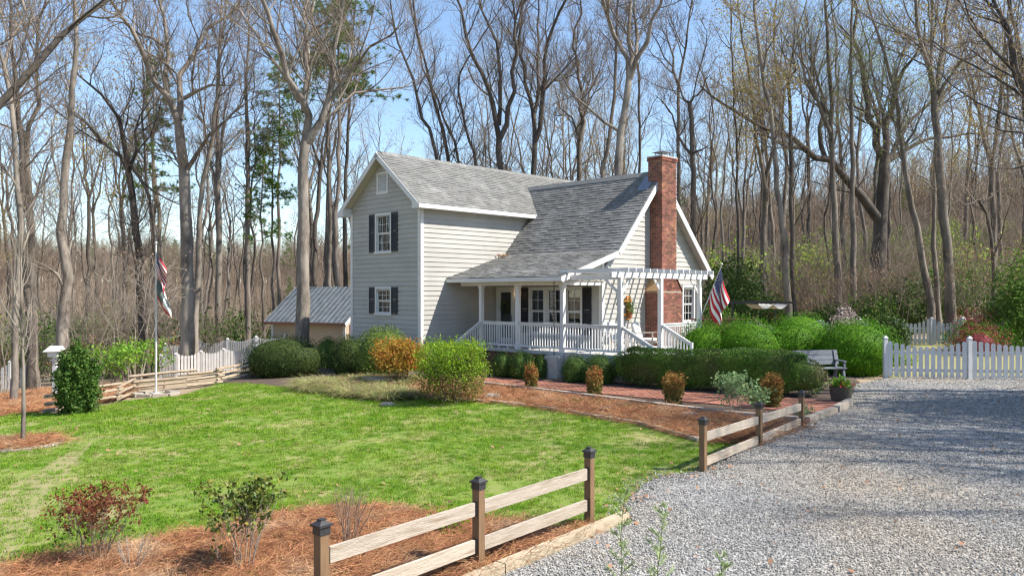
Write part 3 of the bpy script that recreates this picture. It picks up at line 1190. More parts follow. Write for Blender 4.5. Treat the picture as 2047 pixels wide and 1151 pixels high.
def lap_wall(mapf, lo, hi, z0, z1, openings, proud=.030):
    wall = MB()
    boards = []
    z = z0
    while z < z1 - .02:
        zt = min(z + LAP, z1)
        zm = (z + zt) / 2
        cuts = sorted((o[0], o[1]) for o in openings if o[2] < zm < o[3])
        L0, L1, R0, R1 = lo(z), lo(zt), hi(z), hi(zt)
        if R1 - L1 < .03:
            if R0 - L0 < .1:
                break
        segs = []
        s0, s1 = L0, L1
        for c0, c1 in cuts:
            segs.append((s0, s1, c0, c0))
            s0 = s1 = c1
        segs.append((s0, s1, R0, R1))
        for a0, a1, b0, b1 in segs:
            if b0 - a0 < .02:
                continue
            b1 = max(b1, a1 + .002)
            cut = random.uniform(.3, .7) if b0 - a0 > 3.4 else None
            if cut:
                xm = a0 + (b0 - a0) * cut
                for c0, c1, e0, e1 in ((a0, a1, xm - .002, xm - .002), (xm + .002, xm + .002, b0, b1)):
                    boards.append([mapf(c0, z - .014, proud), mapf(e0, z - .014, proud), mapf(e0, z - .014, -.012), mapf(c0, z - .014, -.012), mapf(c1, zt, .004), mapf(e1, zt, .004), mapf(e1, zt, -.012), mapf(c1, zt, -.012)])
            else:
                boards.append([mapf(a0, z - .014, proud), mapf(b0, z - .014, proud), mapf(b0, z - .012, -.012), mapf(a0, z - .012, -.012),
                               mapf(a1, zt, .004), mapf(b1, zt, .004), mapf(b1, zt, -.012), mapf(a1, zt, -.012)])
            wall.hexa([mapf(a0, z, -.02), mapf(b0, z, -.02), mapf(b0, z, -.12), mapf(a0, z, -.12),
                       mapf(a1, zt, -.02), mapf(b1, zt, -.02), mapf(b1, zt, -.12), mapf(a1, zt, -.12)])
        z = zt
    w = part('wall', wall, 'siding', house)
    for h in boards:
        part('siding_board', MB().hexa(h), 'siding', w)
    return w


Z0 = .75      # bottom course
gl = lambda z: max(23.73, 23.32 + (z + .17 - 6.576) / .8215)
gr = lambda z: min(28.30, 28.71 - (z + .17 - 6.576) / .8215)
WG = [(25.51, 26.60, 4.83, 6.41), (25.51, 26.60, 2.38, 3.48), (25.75, 26.50, 7.17, 8.05)]
lap_wall(w_gable, gl, gr, Z0, 8.38, [(a + .06, b - .06, c + .06, d - .06) for a, b, c, d in WG], .038)
lap_wall(w_side, lambda z: 19.15, lambda z: 25.3, Z0, 6.45, [])
WF = [(22.56, 23.60, 1.22, 3.48), (19.02, 21.76, 1.62, 3.46)]
lap_wall(w_front, lambda z: 18.13, lambda z: 23.73, 1.2, 4.35, [(a + .06, b - .06, c, d - .06) for a, b, c, d in WF])
WE = [(28.30, 29.25, 2.0, 3.56)]
el = lambda z: max(23.05, 26.4 - (7.74 - z) / 1.1175)
er = lambda z: min(29.75, 26.4 + (7.74 - z) / 1.042)
lap_wall(w_end, el, er, 1.2, 7.6, [(a + .06, b - .06, c + .06, d - .06) for a, b, c, d in WE] + [(26.1, 26.95, 1.0, 9)])
mb = MB()
mb.hb(19.2, 31.0, 28.15, 28.3, .2, 6.5)
mb.hb(30.85, 31.0, 23.8, 28.2, .2, 6.3)
mb.hb(29.6, 29.75, 18.2, 24, .2, 4.2)
mb.hb(25.3, 31, 23.75, 23.85, .2, 6.5)
part('wall', mb, 'siding', house)
mb = MB()
mb.hb(19.17, 30.9, 23.76, 28.2, -.3, Z0 + .02)
mb.hb(23.1, 29.7, 18.2, 23.7, -.3, 1.2)
part('foundation', mb, 'brick', house)
# corner boards
for a0, a1, b0, b1, z0, z1 in ((19.098, 19.155, 23.735, 23.86, .75, 6.42), (19.12, 19.26, 23.70, 23.733, .75, 6.42),
                               (19.098, 19.155, 28.18, 28.33, .75, 6.5), (23.018, 23.05, 18.13, 18.25, 1.2, 4.4), (23.015, 23.15, 18.095, 18.128, 1.2, 4.4),
                               (29.62, 29.78, 18.095, 18.128, 1.2, 4.2)):
    part('corner_board', MB().hb(a0, a1, b0, b1, z0, z1), 'trim', house)


def window(mapf, u0, u1, z0, z1, cols, rows, sashes=2, casing=.09, curtain=.8, sill=True):
    def bx(mb, a, b, c, d, d0, d1):
        return mb.hexa([mapf(a, c, d0), mapf(b, c, d0), mapf(b, c, d1), mapf(a, c, d1), mapf(a, d, d0), mapf(b, d, d0), mapf(b, d, d1), mapf(a, d, d1)])
    cm = MB()
    bx(cm, u0, u0 + casing, z0, z1, .06, -.05)
    bx(cm, u1 - casing, u1, z0, z1, .06, -.05)
    bx(cm, u0 + casing, u1 - casing, z1 - casing, z1, .063, -.05)
    w = part('window', cm, 'trim', house)
    if sill:
        part('sill', bx(MB(), u0 - .03, u1 + .03, z0 - .04, z0 + .055, .085, -.05), 'trim', w)
    a, b = u0 + casing, u1 - casing
    c, d = z0 + .055, z1 - casing
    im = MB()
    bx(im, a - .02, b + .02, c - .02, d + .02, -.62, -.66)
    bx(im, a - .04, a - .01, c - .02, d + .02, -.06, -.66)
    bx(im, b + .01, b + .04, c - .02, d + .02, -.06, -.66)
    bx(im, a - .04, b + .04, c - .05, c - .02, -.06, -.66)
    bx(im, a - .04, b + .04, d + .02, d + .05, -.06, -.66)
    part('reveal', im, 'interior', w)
    if curtain:
        wd = (b - a)
        q = MB()
        n = 10
        for sd in (0, 1):
            pts = []
            x0 = a if sd == 0 else b - wd * .36 * curtain
            for i in range(n + 1):
                pts.append((x0 + wd * .36 * curtain * i / n, -.20 - .02 * (i % 2)))
            for i in range(n):
                q.poly([mapf(pts[i][0], c, pts[i][1]), mapf(pts[i + 1][0], c, pts[i + 1][1]), mapf(pts[i + 1][0], d, pts[i + 1][1]), mapf(pts[i][0], d, pts[i][1])])
        part('curtain', q, 'curtain', w)
    hgt = (d - c) / sashes
    for s in range(sashes):
        zz0 = c + s * hgt
        zz1 = zz0 + hgt
        dd = -.012 if s == sashes - 1 else -.036
        sm = MB()
        f = .04
        bx(sm, a, a + f, zz0, zz1, dd, dd - .03)
        bx(sm, b - f, b, zz0, zz1, dd, dd - .03)
        bx(sm, a + f, b - f, zz0, zz0 + f, dd, dd - .03)
        bx(sm, a + f, b - f, zz1 - f, zz1, dd, dd - .03)
        part('sash', sm, 'trim', w)
        part('pane', bx(MB(), a + f, b - f, zz0 + f, zz1 - f, dd - .016, dd - .020), 'glass', w)
        mm = MB()
        for i in range(1, cols):
            x = a + f + (b - a - 2 * f) * i / cols
            bx(mm, x - .009, x + .009, zz0 + f, zz1 - f, dd - .006, dd - .0150)
        for j in range(1, rows):
            x = zz0 + f + (hgt - 2 * f) * j / rows
            bx(mm, a + f, b - f, x - .009, x + .009, dd - .004, dd - .0145)
        if cols > 1 or rows > 1:
            part('muntin', mm, 'trim', w)
    return w


def shutter(mapf, u0, u1, z0, z1):
    mb = MB()

    def bx(a, b, c, d, d0, d1):
        mb.hexa([mapf(a, c, d0), mapf(b, c, d0), mapf(b, c, d1), mapf(a, c, d1), mapf(a, d, d0), mapf(b, d, d0), mapf(b, d, d1), mapf(a, d, d1)])
    bx(u0, u0 + .05, z0, z1, .075, .02)
    bx(u1 - .05, u1, z0, z1, .075, .02)
    zm = (z0 + z1) / 2
    for c, d in ((z0, z0 + .07), (zm - .035, zm + .035), (z1 - .07, z1)):
        bx(u0 + .05, u1 - .05, c, d, .073, .02)
    s = part('shutter', mb, 'shutter', house)
    n = 0
    lm = MB()
    zz = z0 + .08
    while zz < z1 - .09:
        if abs(zz - zm) > .05:
            lm.hexa([mapf(u0 + .05, zz, .068), mapf(u1 - .05, zz, .068), mapf(u1 - .05, zz, .060), mapf(u0 + .05, zz, .060),
                     mapf(u0 + .05, zz + .045, .056), mapf(u1 - .05, zz + .045, .056), mapf(u1 - .05, zz + .045, .048), mapf(u0 + .05, zz + .045, .048)])
        zz += .04
    part('louvres', lm, 'shutter', s)
    return s


window(w_gable, 25.51, 26.60, 4.83, 6.41, 3, 2)
window(w_gable, 25.51, 26.60, 2.38, 3.48, 3, 2)
for z0, z1 in ((4.86, 6.39), (2.40, 3.46)):
    shutter(w_gable, 26.61, 26.98, z0, z1)
    shutter(w_gable, 25.13, 25.50, z0, z1)
window(w_end, 28.30, 29.25, 2.0, 3.56, 3, 2, curtain=.5)
shutter(w_end, 29.27, 29.55, 2.02, 3.54)
for u0, u1, cs in ((19.02, 19.90, .9), (19.90, 20.88, .0), (20.88, 21.76, .9)):
    window(w_front, u0, u1, 1.62, 3.46, 2, 2, curtain=cs)
shutter(w_front, 21.78, 22.16, 1.66, 3.44)
shutter(w_front, 18.60, 18.99, 1.66, 3.44)


def front_door():
    u0, u1, z0, z1 = 22.56, 23.60, 1.2, 3.48

    def bx(mb, a, b, c, d, d0, d1):
        return mb.hexa([w_front(a, c, d0), w_front(b, c, d0), w_front(b, c, d1), w_front(a, c, d1), w_front(a, d, d0), w_front(b, d, d0), w_front(b, d, d1), w_front(a, d, d1)])
    cm = MB()
    bx(cm, u0, u0 + .1, z0, z1, .045, -.06)
    bx(cm, u1 - .1, u1, z0, z1, .045, -.06)
    bx(cm, u0 + .1, u1 - .1, z1 - .1, z1, .047, -.06)
    d = part('front_door', cm, 'trim', house)
    a, b, c, e = u0 + .1, u1 - .1, z0 + .02, z1 - .1
    sm = MB()
    bx(sm, a, a + .12, c, e, .02, -.03)
    bx(sm, b - .12, b, c, e, .02, -.03)
    bx(sm, a + .12, b - .12, c, c + .2, .02, -.03)
    bx(sm, a + .12, b - .12, e - .12, e, .02, -.03)
    bx(sm, a + .12, b - .12, c + .78, c + .84, .021, -.03)
    part('storm_door', sm, 'trim', d)
    part('pane', bx(MB(), a + .12, b - .12, c + .84, e - .12, 0, -.004), 'glass', d)
    part('pane', bx(MB(), a + .12, b - .12, c + .2, c + .78, 0, -.004), 'glass', d)
    part('inner_door', bx(MB(), a, b, c, e, -.16, -.2), 'door_panel', d)
    hm = MB()
    hm.tube([w_front(a + .06, c + .86, .055), w_front(a + .06, c + 1.08, .055)], .012, 6)
    bx(hm, a + .045, a + .075, c + .86, c + .89, .055, .02)
    bx(hm, a + .045, a + .075, c + 1.05, c + 1.08, .055, .02)
    part('handle', hm, 'black_metal', d)


front_door()

# louvred vent in the gable
mb = MB()
for a, b, c, d in ((25.75, 25.84, 7.17, 8.05), (26.41, 26.50, 7.17, 8.05), (25.84, 26.41, 7.17, 7.26), (25.84, 26.41, 7.96, 8.05)):
    mb.hexa([w_gable(a, c, .045), w_gable(b, c, .045), w_gable(b, c, -.05), w_gable(a, c, -.05), w_gable(a, d, .045), w_gable(b, d, .045), w_gable(b, d, -.05), w_gable(a, d, -.05)])
vent = part('gable_vent', mb, 'trim', house)
for i in range(9):
    z = 7.265 + i * .0765
    part('slat', MB().hexa([w_gable(25.84, z, .035), w_gable(26.41, z, .035), w_gable(26.41, z, .02), w_gable(25.84, z, .02),
                            w_gable(25.84, z + .07, .002), w_gable(26.41, z + .07, .002), w_gable(26.41, z + .07, -.01), w_gable(25.84, z + .07, -.01)]), 'trim', vent)
mb = MB()
mb.hexa([w_gable(25.8, 7.2, -.10), w_gable(26.45, 7.2, -.10), w_gable(26.45, 7.2, -.12), w_gable(25.8, 7.2, -.12), w_gable(25.8, 8.0, -.10), w_gable(26.45, 8.0, -.10), w_gable(26.45, 8.0, -.12), w_gable(25.8, 8.0, -.12)])
part('backing', mb, 'interior', vent)


# ---- roofs
def roof(mapf, u0, u1, L, expo=.142, tab=.31, singles=90, deck_in=.10):
    """mapf(u, v, n): u along the eave, v up the slope, n off the slope"""
    dk = MB()
    dk.hexa([mapf(u0, 0, -.012), mapf(u1, 0, -.012), mapf(u1, 0, -deck_in), mapf(u0, 0, -deck_in), mapf(u0, L, -.012), mapf(u1, L, -.012), mapf(u1, L, -deck_in), mapf(u0, L, -deck_in)])
    r = part('roof', dk, 'shingle', house)
    hx = []
    n = int(L / expo)
    for j in range(n):
        v0 = j * expo
        v1 = min(v0 + expo * 1.25, L)
        x = u0 - (tab * random.random())
        while x < u1:
            w = tab * random.uniform(.55, 1.25)
            a, b = max(x, u0), min(x + w - .005, u1)
            x += w
            if b - a < .03:
                continue
            t = random.choice((.018, .022, .030))
            dv = random.uniform(-.006, .006)
            hx.append([mapf(a, v0 + dv, t), mapf(b, v0 + dv, t), mapf(b, v0 + dv, -.004), mapf(a, v0 + dv, -.004),
                       mapf(a, v1, .003), mapf(b, v1, .003), mapf(b, v1, -.006), mapf(a, v1, -.006)])
    pieces('shingle', hx, 'shingle', r, singles)
    return r


def slope(p0, p1, along):
    """eave point p0 and ridge point p1 as (a or b, z); along 'a': the eave runs along axis a"""
    du, dz = p1[0] - p0[0], p1[1] - p0[1]
    L = math.hypot(du, dz)
    cu, cz = du / L, dz / L
    nu, nz = (-cz, cu) if cu > 0 else (cz, -cu)

    def f(u, v, n):
        c = p0[0] + cu * v + nu * n
        z = p0[1] + cz * v + nz * n
        return H(u, c, z) if along == 'a' else H(c, u, z)
    return f, L


RW = 26.015
f_wr, L_wr = slope((23.32, EAVE_W), (RW, RIDGE_W), 'a')
r1 = roof(f_wr, 18.75, 31.2, L_wr, singles=100)
f_wl, L_wl = slope((28.71, EAVE_W), (RW, RIDGE_W), 'a')
mb = MB()
mb.hexa([f_wl(18.75, 0, 0), f_wl(31.2, 0, 0), f_wl(31.2, 0, -.1), f_wl(18.75, 0, -.1), f_wl(18.75, L_wl, 0), f_wl(31.2, L_wl, 0), f_wl(31.2, L_wl, -.1), f_wl(18.75, L_wl, -.1)])
part('roof', mb, 'shingle', house)
f_mf, L_mf = slope((23.55, 4.755), (26.4, 7.94), 'b')
roof(f_mf, 17.78, 25.2, L_mf, singles=100)
f_mb, L_mb = slope((30.2, 3.98), (26.4, 7.94), 'b')
mb = MB()
mb.hexa([f_mb(17.78, 0, 0), f_mb(25.2, 0, 0), f_mb(25.2, 0, -.1), f_mb(17.78, 0, -.1), f_mb(17.78, L_mb, 0), f_mb(25.2, L_mb, 0), f_mb(25.2, L_mb, -.1), f_mb(17.78, L_mb, -.1)])
part('roof', mb, 'shingle', house)
f_po, L_po = slope((20.40, 3.79), (23.62, 4.80), 'b')
roof(f_po, 17.78, 23.70, L_po, singles=100)
# ridge caps
mb = MB()
for k in range(60):
    a0 = 18.95 + k * .205
    mb.hexa([H(a0, RW - .15, RIDGE_W - .115), H(a0 + .23, RW - .15, RIDGE_W - .122), H(a0 + .23, RW, RIDGE_W + .028), H(a0, RW, RIDGE_W + .042),
             H(a0, RW - .15, RIDGE_W - .09), H(a0 + .23, RW - .15, RIDGE_W - .098), H(a0 + .23, RW, RIDGE_W + .052), H(a0, RW, RIDGE_W + .066)])
    mb.hexa([H(a0, RW + .15, RIDGE_W - .115), H(a0 + .23, RW + .15, RIDGE_W - .122), H(a0 + .23, RW, RIDGE_W + .028), H(a0, RW, RIDGE_W + .042),
             H(a0, RW + .15, RIDGE_W - .09), H(a0 + .23, RW + .15, RIDGE_W - .098), H(a0 + .23, RW, RIDGE_W + .052), H(a0, RW, RIDGE_W + .066)])
part('ridge_cap', mb, 'shingle', house)
mb = MB()
mb.hexa([H(26.25, 18.2, 7.80), H(26.25, 25.0, 7.80), H(26.4, 25.0, 7.985), H(26.4, 18.2, 7.985), H(26.25, 18.2, 7.84), H(26.25, 25.0, 7.84), H(26.4, 25.0, 8.03), H(26.4, 18.2, 8.03)])
mb.hexa([H(26.55, 18.2, 7.80), H(26.55, 25.0, 7.80), H(26.402, 25.0, 7.985), H(26.402, 18.2, 7.985), H(26.55, 18.2, 7.84), H(26.55, 25.0, 7.84), H(26.402, 25.0, 8.03), H(26.402, 18.2, 8.03)])
part('ridge_cap', mb, 'dark_shingle', house)


# ---- rakes, fascias, soffits
def slope_board(f, u, v0, v1, n0, n1, th):
    return MB().hexa([f(u, v0, n1), f(u + th, v0, n1), f(u + th, v1, n1), f(u, v1, n1), f(u, v0, n0), f(u + th, v0, n0), f(u + th, v1, n0), f(u, v1, n0)])


part('rake_board', slope_board(f_wr, 18.715, -.02, L_wr, -.01, -.20, .034), 'trim', house)
part('rake_board', slope_board(f_wl, 18.715, -.02, L_wl + .01, -.01, -.20, .034), 'trim', house)
part('rake_board', slope_board(f_mf, 17.745, 0, L_mf - .1, -.01, -.21, .034), 'trim', house)
part('rake_board', slope_board(f_mb, 17.745, -.05, L_mb - .1, -.01, -.23, .034), 'trim', house)
part('rake_board', slope_board(f_po, 17.745, -.03, L_po - .1, -.012, -.20, .033), 'trim', house)
part('soffit', slope_board(f_wr, 18.752, .02, L_wr, -.105, -.125, .41), 'soffit', house)
part('soffit', slope_board(f_wl, 18.752, .02, L_wl, -.105, -.125, .41), 'soffit', house)
part('soffit', slope_board(f_mf, 17.782, .02, L_mf, -.105, -.125, .37), 'siding', house)
part('soffit', slope_board(f_mb, 17.782, .02, L_mb, -.105, -.125, .37), 'siding', house)
part('soffit', slope_board(f_po, 17.782, .02, L_po, -.105, -.125, .37), 'siding', house)
part('fascia', MB().hb(18.75, 25.3, 23.285, 23.315, EAVE_W - .17, EAVE_W - .01), 'trim', house)
part('soffit', MB().hb(18.76, 25.6, 23.32, 23.73, EAVE_W - .165, EAVE_W - .145), 'trim', house)
part('fascia', MB().hb(18.75, 31.2, 28.715, 28.745, EAVE_W - .17, EAVE_W - .01), 'trim', house)
for b0, b1, s in ((23.29, 23.73, 1), (28.30, 28.74, -1)):   # boxed returns at the gable foot
    bi, bo = (b1, b0) if s == 1 else (b0, b1)
    part('eave_return', MB().prism([H(18.712, bo, EAVE_W - .18), H(18.712, bo, EAVE_W - .02), H(18.712, bi, EAVE_W + .16), H(18.712, bi, EAVE_W - .18)], H(.43, 0, 0)), 'trim', house)
part('fascia', MB().hb(20.365, 20.395, 17.75, 23.70, 3.63, 3.775), 'trim', house)
part('porch_ceiling', MB().hb(20.40, 23.04, 18.0, 23.70, 3.655, 3.675), 'soffit', house)
part('porch_beam', MB().hb(20.79, 20.97, 18.03, 23.30, 3.50, 3.652), 'trim', house)
part('porch_beam', MB().hb(20.97, 23.03, 18.04, 18.20, 3.50, 3.652), 'trim', house)
part('porch_gable', MB().prism([H(20.5, 18.13, 3.69), H(23.1, 18.13, 3.69), H(23.1, 18.13, 4.52), H(20.5, 18.13, 3.70)], BX * .05), 'soffit', house)
part('flashing', MB().hexa([f_mf(18.0, L_mf - 1.0, .03), f_mf(18.5, L_mf - 1.0, .03), f_mf(18.5, L_mf - .2, .03), f_mf(18.0, L_mf - .2, .03),
                            f_mf(18.0, L_mf - 1.0, .035), f_mf(18.5, L_mf - 1.0, .035), f_mf(18.5, L_mf - .2, .035), f_mf(18.0, L_mf - .2, .035)]), 'sheet_metal', house)


# ---- chimney
def brick_face(u0, u1, z0, z1, boxf, out):
    c = .079
    j = 0
    z = z0
    while z < z1 - .03:
        x = u0 - (.108 if j % 2 else 0)
        while x < u1:
            a, b = max(x, u0), min(x + .200, u1)
            if b - a > .04:
                out.append(boxf(a, b, z, min(z + .063, z1)))
            x += .2155
        z += c
        j += 1


ch = MB()
ch.hb(26.036, 27.024, 17.546, 18.19, 3.3, 8.36)
ch.hb(25.726, 27.394, 17.546, 18.12, .4, 3.30)
ch.prism([H(25.726, 17.546, 3.30), H(27.394, 17.546, 3.30), H(27.024, 17.546, 3.75), H(26.036, 17.546, 3.75)], BX * .575)
chim = part('chimney', ch, 'mortar', house)
bk = []
brick_face(26.03, 27.03, 3.76, 8.34, lambda a, b, z, t: hh(a, b, 17.538, 17.60, z, t), bk)
brick_face(17.60, 18.19, 3.76, 8.34, lambda a, b, z, t: hh(26.029, 26.09, a, b, z, t), bk)
brick_face(25.72, 27.40, 1.2, 3.28, lambda a, b, z, t: hh(a, b, 17.538, 17.60, z, t), bk)
brick_face(17.60, 18.11, 1.2, 3.28, lambda a, b, z, t: hh(25.719, 25.78, a, b, z, t), bk)
for k in range(6):     # shoulder courses step in
    z = 3.31 + k * .0755
    o = (z - 3.3) / .45 * .31
    brick_face(25.72 + o, 27.40 - o * 1.19, z, z + .07, lambda a, b, zz, t: hh(a, b, 17.538, 17.60, zz, t), bk)
brick_face(25.99, 27.07, 8.36, 8.50, lambda a, b, z, t: hh(a, b, 17.50, 17.60, z, t), bk)
brick_face(17.60, 18.23, 8.36, 8.50, lambda a, b, z, t: hh(25.989, 26.09, a, b, z, t), bk)
pieces('brick', bk, 'brick', chim, 300)
part('shoulder_cap', MB().hexa([H(25.69, 17.50, 3.29), H(25.69, 18.12, 3.29), H(26.03, 18.12, 3.77), H(26.03, 17.50, 3.77), H(25.69, 17.50, 3.325), H(25.69, 18.12, 3.325), H(26.03, 18.12, 3.81), H(26.03, 17.50, 3.81)]), 'cap_tan', chim)
part('shoulder_cap', MB().hexa([H(27.43, 17.50, 3.29), H(27.43, 18.12, 3.29), H(27.03, 18.12, 3.77), H(27.03, 17.50, 3.77), H(27.43, 17.50, 3.325), H(27.43, 18.12, 3.325), H(27.03, 18.12, 3.81), H(27.03, 17.50, 3.81)]), 'brick', chim)
part('crown', MB().hb(26.0, 27.06, 17.51, 18.22, 8.502, 8.55), 'concrete', chim)
fl = MB()
for a in (26.3, 26.76):
    for b in (17.68, 18.04):
        fl.hb(a - .012, a + .012, b - .012, b + .012, 8.55, 8.72)
for k in range(5):
    fl.hb(26.34 + k * .095, 26.346 + k * .095, 17.676, 17.684, 8.55, 8.72)
fl.hexa([H(26.18, 17.58, 8.72), H(26.18, 18.14, 8.72), H(26.88, 18.14, 8.72), H(26.88, 17.58, 8.72), H(26.40, 17.76, 8.79), H(26.40, 17.96, 8.79), H(26.66, 17.96, 8.79), H(26.66, 17.76, 8.79)])
part('flue_cap', fl, 'sheet_metal', chim)

# ---- porch and deck
pf = MB()
pf.hb(20.72, 23.05, 18.13, 23.72, 1.08, 1.2)
pf.hb(20.72, 25.85, 15.45, 18.128, 1.078, 1.198)
porch = part('porch_floor', pf, 'concrete', house)
pb = MB()
pb.hb(20.82, 20.95, 18.2, 23.7, -.1, 1.08)
part('porch_base', pb, 'mortar', house)
bk = []
brick_face(18.2, 22.3, .12, 1.07, lambda a, b, z, t: hh(20.81, 20.86, a, b, z, t), bk)
pbase = house.children[-1]
pieces('brick', bk, 'brick', pbase, 60)
part('deck_skirt', MB().hb(20.76, 20.82, 15.5, 18.1, .2, 1.077), 'trim', house)
part('deck_skirt', MB().hb(20.83, 25.8, 15.47, 15.53, .2, 1.076), 'trim', house)
part('pier', MB().hb(20.38, 20.71, 17.95, 18.55, .0, 1.075), 'concrete', house)
PW = .07
POSTS = [(20.88, 18.13), (20.88, 20.29), (20.88, 22.22)]
for a, b in POSTS:
    p = part('porch_post', MB().hb(a - PW, a + PW, b - PW, b + PW, 1.2, 3.50), 'trim', house)
    part('post_base', MB().hb(a - PW - .02, a + PW + .02, b - PW - .02, b + PW + .02, 1.2, 1.36), 'trim', p)
    part('post_cap', MB().hb(a - PW - .02, a + PW + .02, b - PW - .02, b + PW + .02, 3.40, 3.498), 'trim', p)


def railing(p, q, zt=.95, zb=.12, step=.118, lowend=None):
    """p, q: (a, b, floor z) at either end"""
    p, q = Vector(H(*p)), Vector(H(*q))
    d = q - p
    up = Vector((0, 0, 1))
    r = MB()
    r.bar(p + up * zt, q + up * zt, .085, .045)
    r.bar(p + up * (zt - .06), q + up * (zt - .06), .04, .07)
    r.bar(p + up * zb, q + up * zb, .04, .07)
    rl = part('porch_railing', r, 'trim', house)
    n = int(Vector((d.x, d.y, 0)).length / step)
    hd = Vector((d.x, d.y, 0)).normalized()
    sd = hd.cross(up)
    for i in range(1, n):
        c = p + d * (i / n)
        part('baluster', MB().bar(c + up * (zb + .02), c + up * (zt - .08), .034, .034, hd), 'trim', rl)
    for i in (.25, .5, .75):
        c = p + d * i
        if abs(d.z) < .01:
            part('foot_block', MB().bar(c, c + up * (zb - .03), .045, .045, hd), 'trim', rl)


railing((20.88, 18.21, 1.2), (20.88, 20.21, 1.2))
railing((20.88, 20.37, 1.2), (20.88, 22.14, 1.2))
railing((20.88, 15.76, 1.2), (20.88, 18.05, 1.2))
railing((23.22, 15.67, 1.2), (25.55, 15.67, 1.2))
railing((20.80, 22.22, 1.15), (19.35, 22.22, .30), .98, .14)
railing((20.88, 15.59, 1.18), (20.88, 14.50, .62), .95, .16)
railing((23.15, 15.59, 1.18), (23.15, 14.50, .62), .95, .16)
part('newel_post', MB().hb(19.28, 19.37, 22.175, 22.265, .1, 1.28), 'trim', house)
for a in (20.88, 23.15):
    part('newel_post', MB().hb(a - .045, a + .045, 14.40, 14.49, .2, 1.58), 'trim', house)
for i in range(4):
    part('step', MB().hb(20.72 - .3 * (i + 1), 20.718 - .3 * i, 22.3, 23.7, .0, 1.02 - .2 * i), 'brick', house)
for i in range(3):
    part('step', MB().hb(20.95, 23.08, 15.44 - .3 * (i + 1), 15.438 - .3 * i, .1, 1.0 - .2 * i), 'concrete', house)

# lamp by the door, lit
lm = MB()
lm.tube([w_front(22.36, 3.40, .0), w_front(22.36, 3.40, .12)], .02, 8)
lm.tube([w_front(22.36, 3.43, .12), w_front(22.36, 3.36, .12), w_front(22.36, 3.30, .12)], [.02, .06, .065], 10)
lamp = part('wall_lamp', lm, 'black_metal', house)
bm = MB()
bm.tube([w_front(22.36, 3.30, .12), w_front(22.36, 3.27, .12), w_front(22.36, 3.21, .12), w_front(22.36, 3.16, .12)], [.02, .035, .045, .012], 10)
part('bulb', bm, 'bulb', lamp, smooth=True)


# ------------------------------------------------------------------ pergola beside the porch
pg = thing('pergola', H(20.88, 15.67, 1.2), 'white open pergola with rafters over the side deck', 'pergola')
for a in (20.88, 23.15, 25.63):
    z = MB().hb(a - .07, a + .07, 15.60, 15.74, 1.2, 3.72)
    part('post', z, 'trim', pg)
part('beam', MB().hb(20.35, 26.1, 15.61, 15.66, 3.722, 3.90), 'trim', pg)
part('beam', MB().hb(20.36, 26.1, 15.68, 15.73, 3.722, 3.90), 'trim', pg)
part('beam', MB().hb(20.85, 20.91, 15.78, 18.0, 3.66, 3.84), 'trim', pg)
for i in range(14):
    a = 20.72 + i * .395
    part('rafter', MB().hb(a - .019, a + .019, 15.22, 18.08, 3.902, 4.03), 'trim', pg)


def brace(p, q):
    part('brace', MB().bar(p, q, .045, .09), 'trim', pg)


brace(H(20.95, 15.67, 3.22), H(21.48, 15.67, 3.73))
brace(H(20.88, 15.74, 3.22), H(20.88, 16.32, 3.70))
brace(H(25.56, 15.67, 3.22), H(25.05, 15.67, 3.73))
brace(H(23.08, 15.67, 3.36), H(22.75, 15.67, 3.73))


# ------------------------------------------------------------------ things on the porch
def armchair(a, b, rz, label):
    t = thing('armchair', H(a, b, 1.2), label, 'chair', 'cushioned armchairs on the side deck', rz)
    fm = MB()
    for x in (-.33, .33):
        fm.bar((x, -.34, 0), (x, -.34, .62), .045, .05)
        fm.bar((x, .36, 0), (x, .42, .60), .045, .05)
        fm.bar((x, -.37, .63), (x, .44, .60), .06, .03)
        fm.bar((x, -.34, .28), (x, .38, .26), .035, .05)
    fm.bar((-.33, -.34, .28), (.33, -.34, .28), .035, .05)
    fm.bar((-.33, .38, .26), (.33, .38, .26), .035, .05)
    part('frame', fm, 'chair_frame', t, True)

    def cush(name, c, s, tilt):
        mb = MB()
        import itertools
        n = 5
        V, Q = core_mesh(s[0], s[1], s[2], 5.0, -1.0, 1.0)
        ca, sa = math.cos(tilt), math.sin(tilt)
        W = np.column_stack([V[:, 0], V[:, 1] * ca - V[:, 2] * sa, V[:, 1] * sa + V[:, 2] * ca]) + np.array(c)
        part(name, arrays_mesh(name, W, [Q]), 'cushion', t, True, True)
    cush('seat_cushion', (0, 0, .36), (.31, .34, .075), R(-4))
    cush('back_cushion', (0, .34, .68), (.31, .32, .075), R(72))


armchair(23.55, 16.55, R(62), 'white cushioned armchair between the pergola posts beside the chimney')
armchair(22.55, 17.2, R(20), 'white cushioned armchair half hidden behind the first pergola post')

wp = thing('wall_planter', H(24.33, 18.08, 2.2), 'orange cedar shutter rack with hanging greenery on siding', 'planter')
for a in (23.96, 24.09, 24.46, 24.59):
    part('slat', MB().hb(a, a + .11, 18.05, 18.08, 2.22, 3.12), 'cedar', wp)
for z in (2.36, 2.9):
    part('crosspiece', MB().hb(23.93, 24.73, 18.015, 18.048, z, z + .09), 'cedar', wp)
mb = MB()
mb.lathe(H(24.5, 17.93, 2.28), [(.07, 0), (.10, .2), (.11, .21)], 10)
part('pot', mb, 'terracotta', wp)
rr = np.random.default_rng(5)
c0 = np.array(H(24.5, 17.93, 2.66))
V, Q = leaves(c0 + rr.normal(0, 1, (260, 3)) * np.array([.10, .10, .17]), .08, rr)
part('foliage', arrays_mesh('foliage', V, [Q]), 'mid_green', wp)

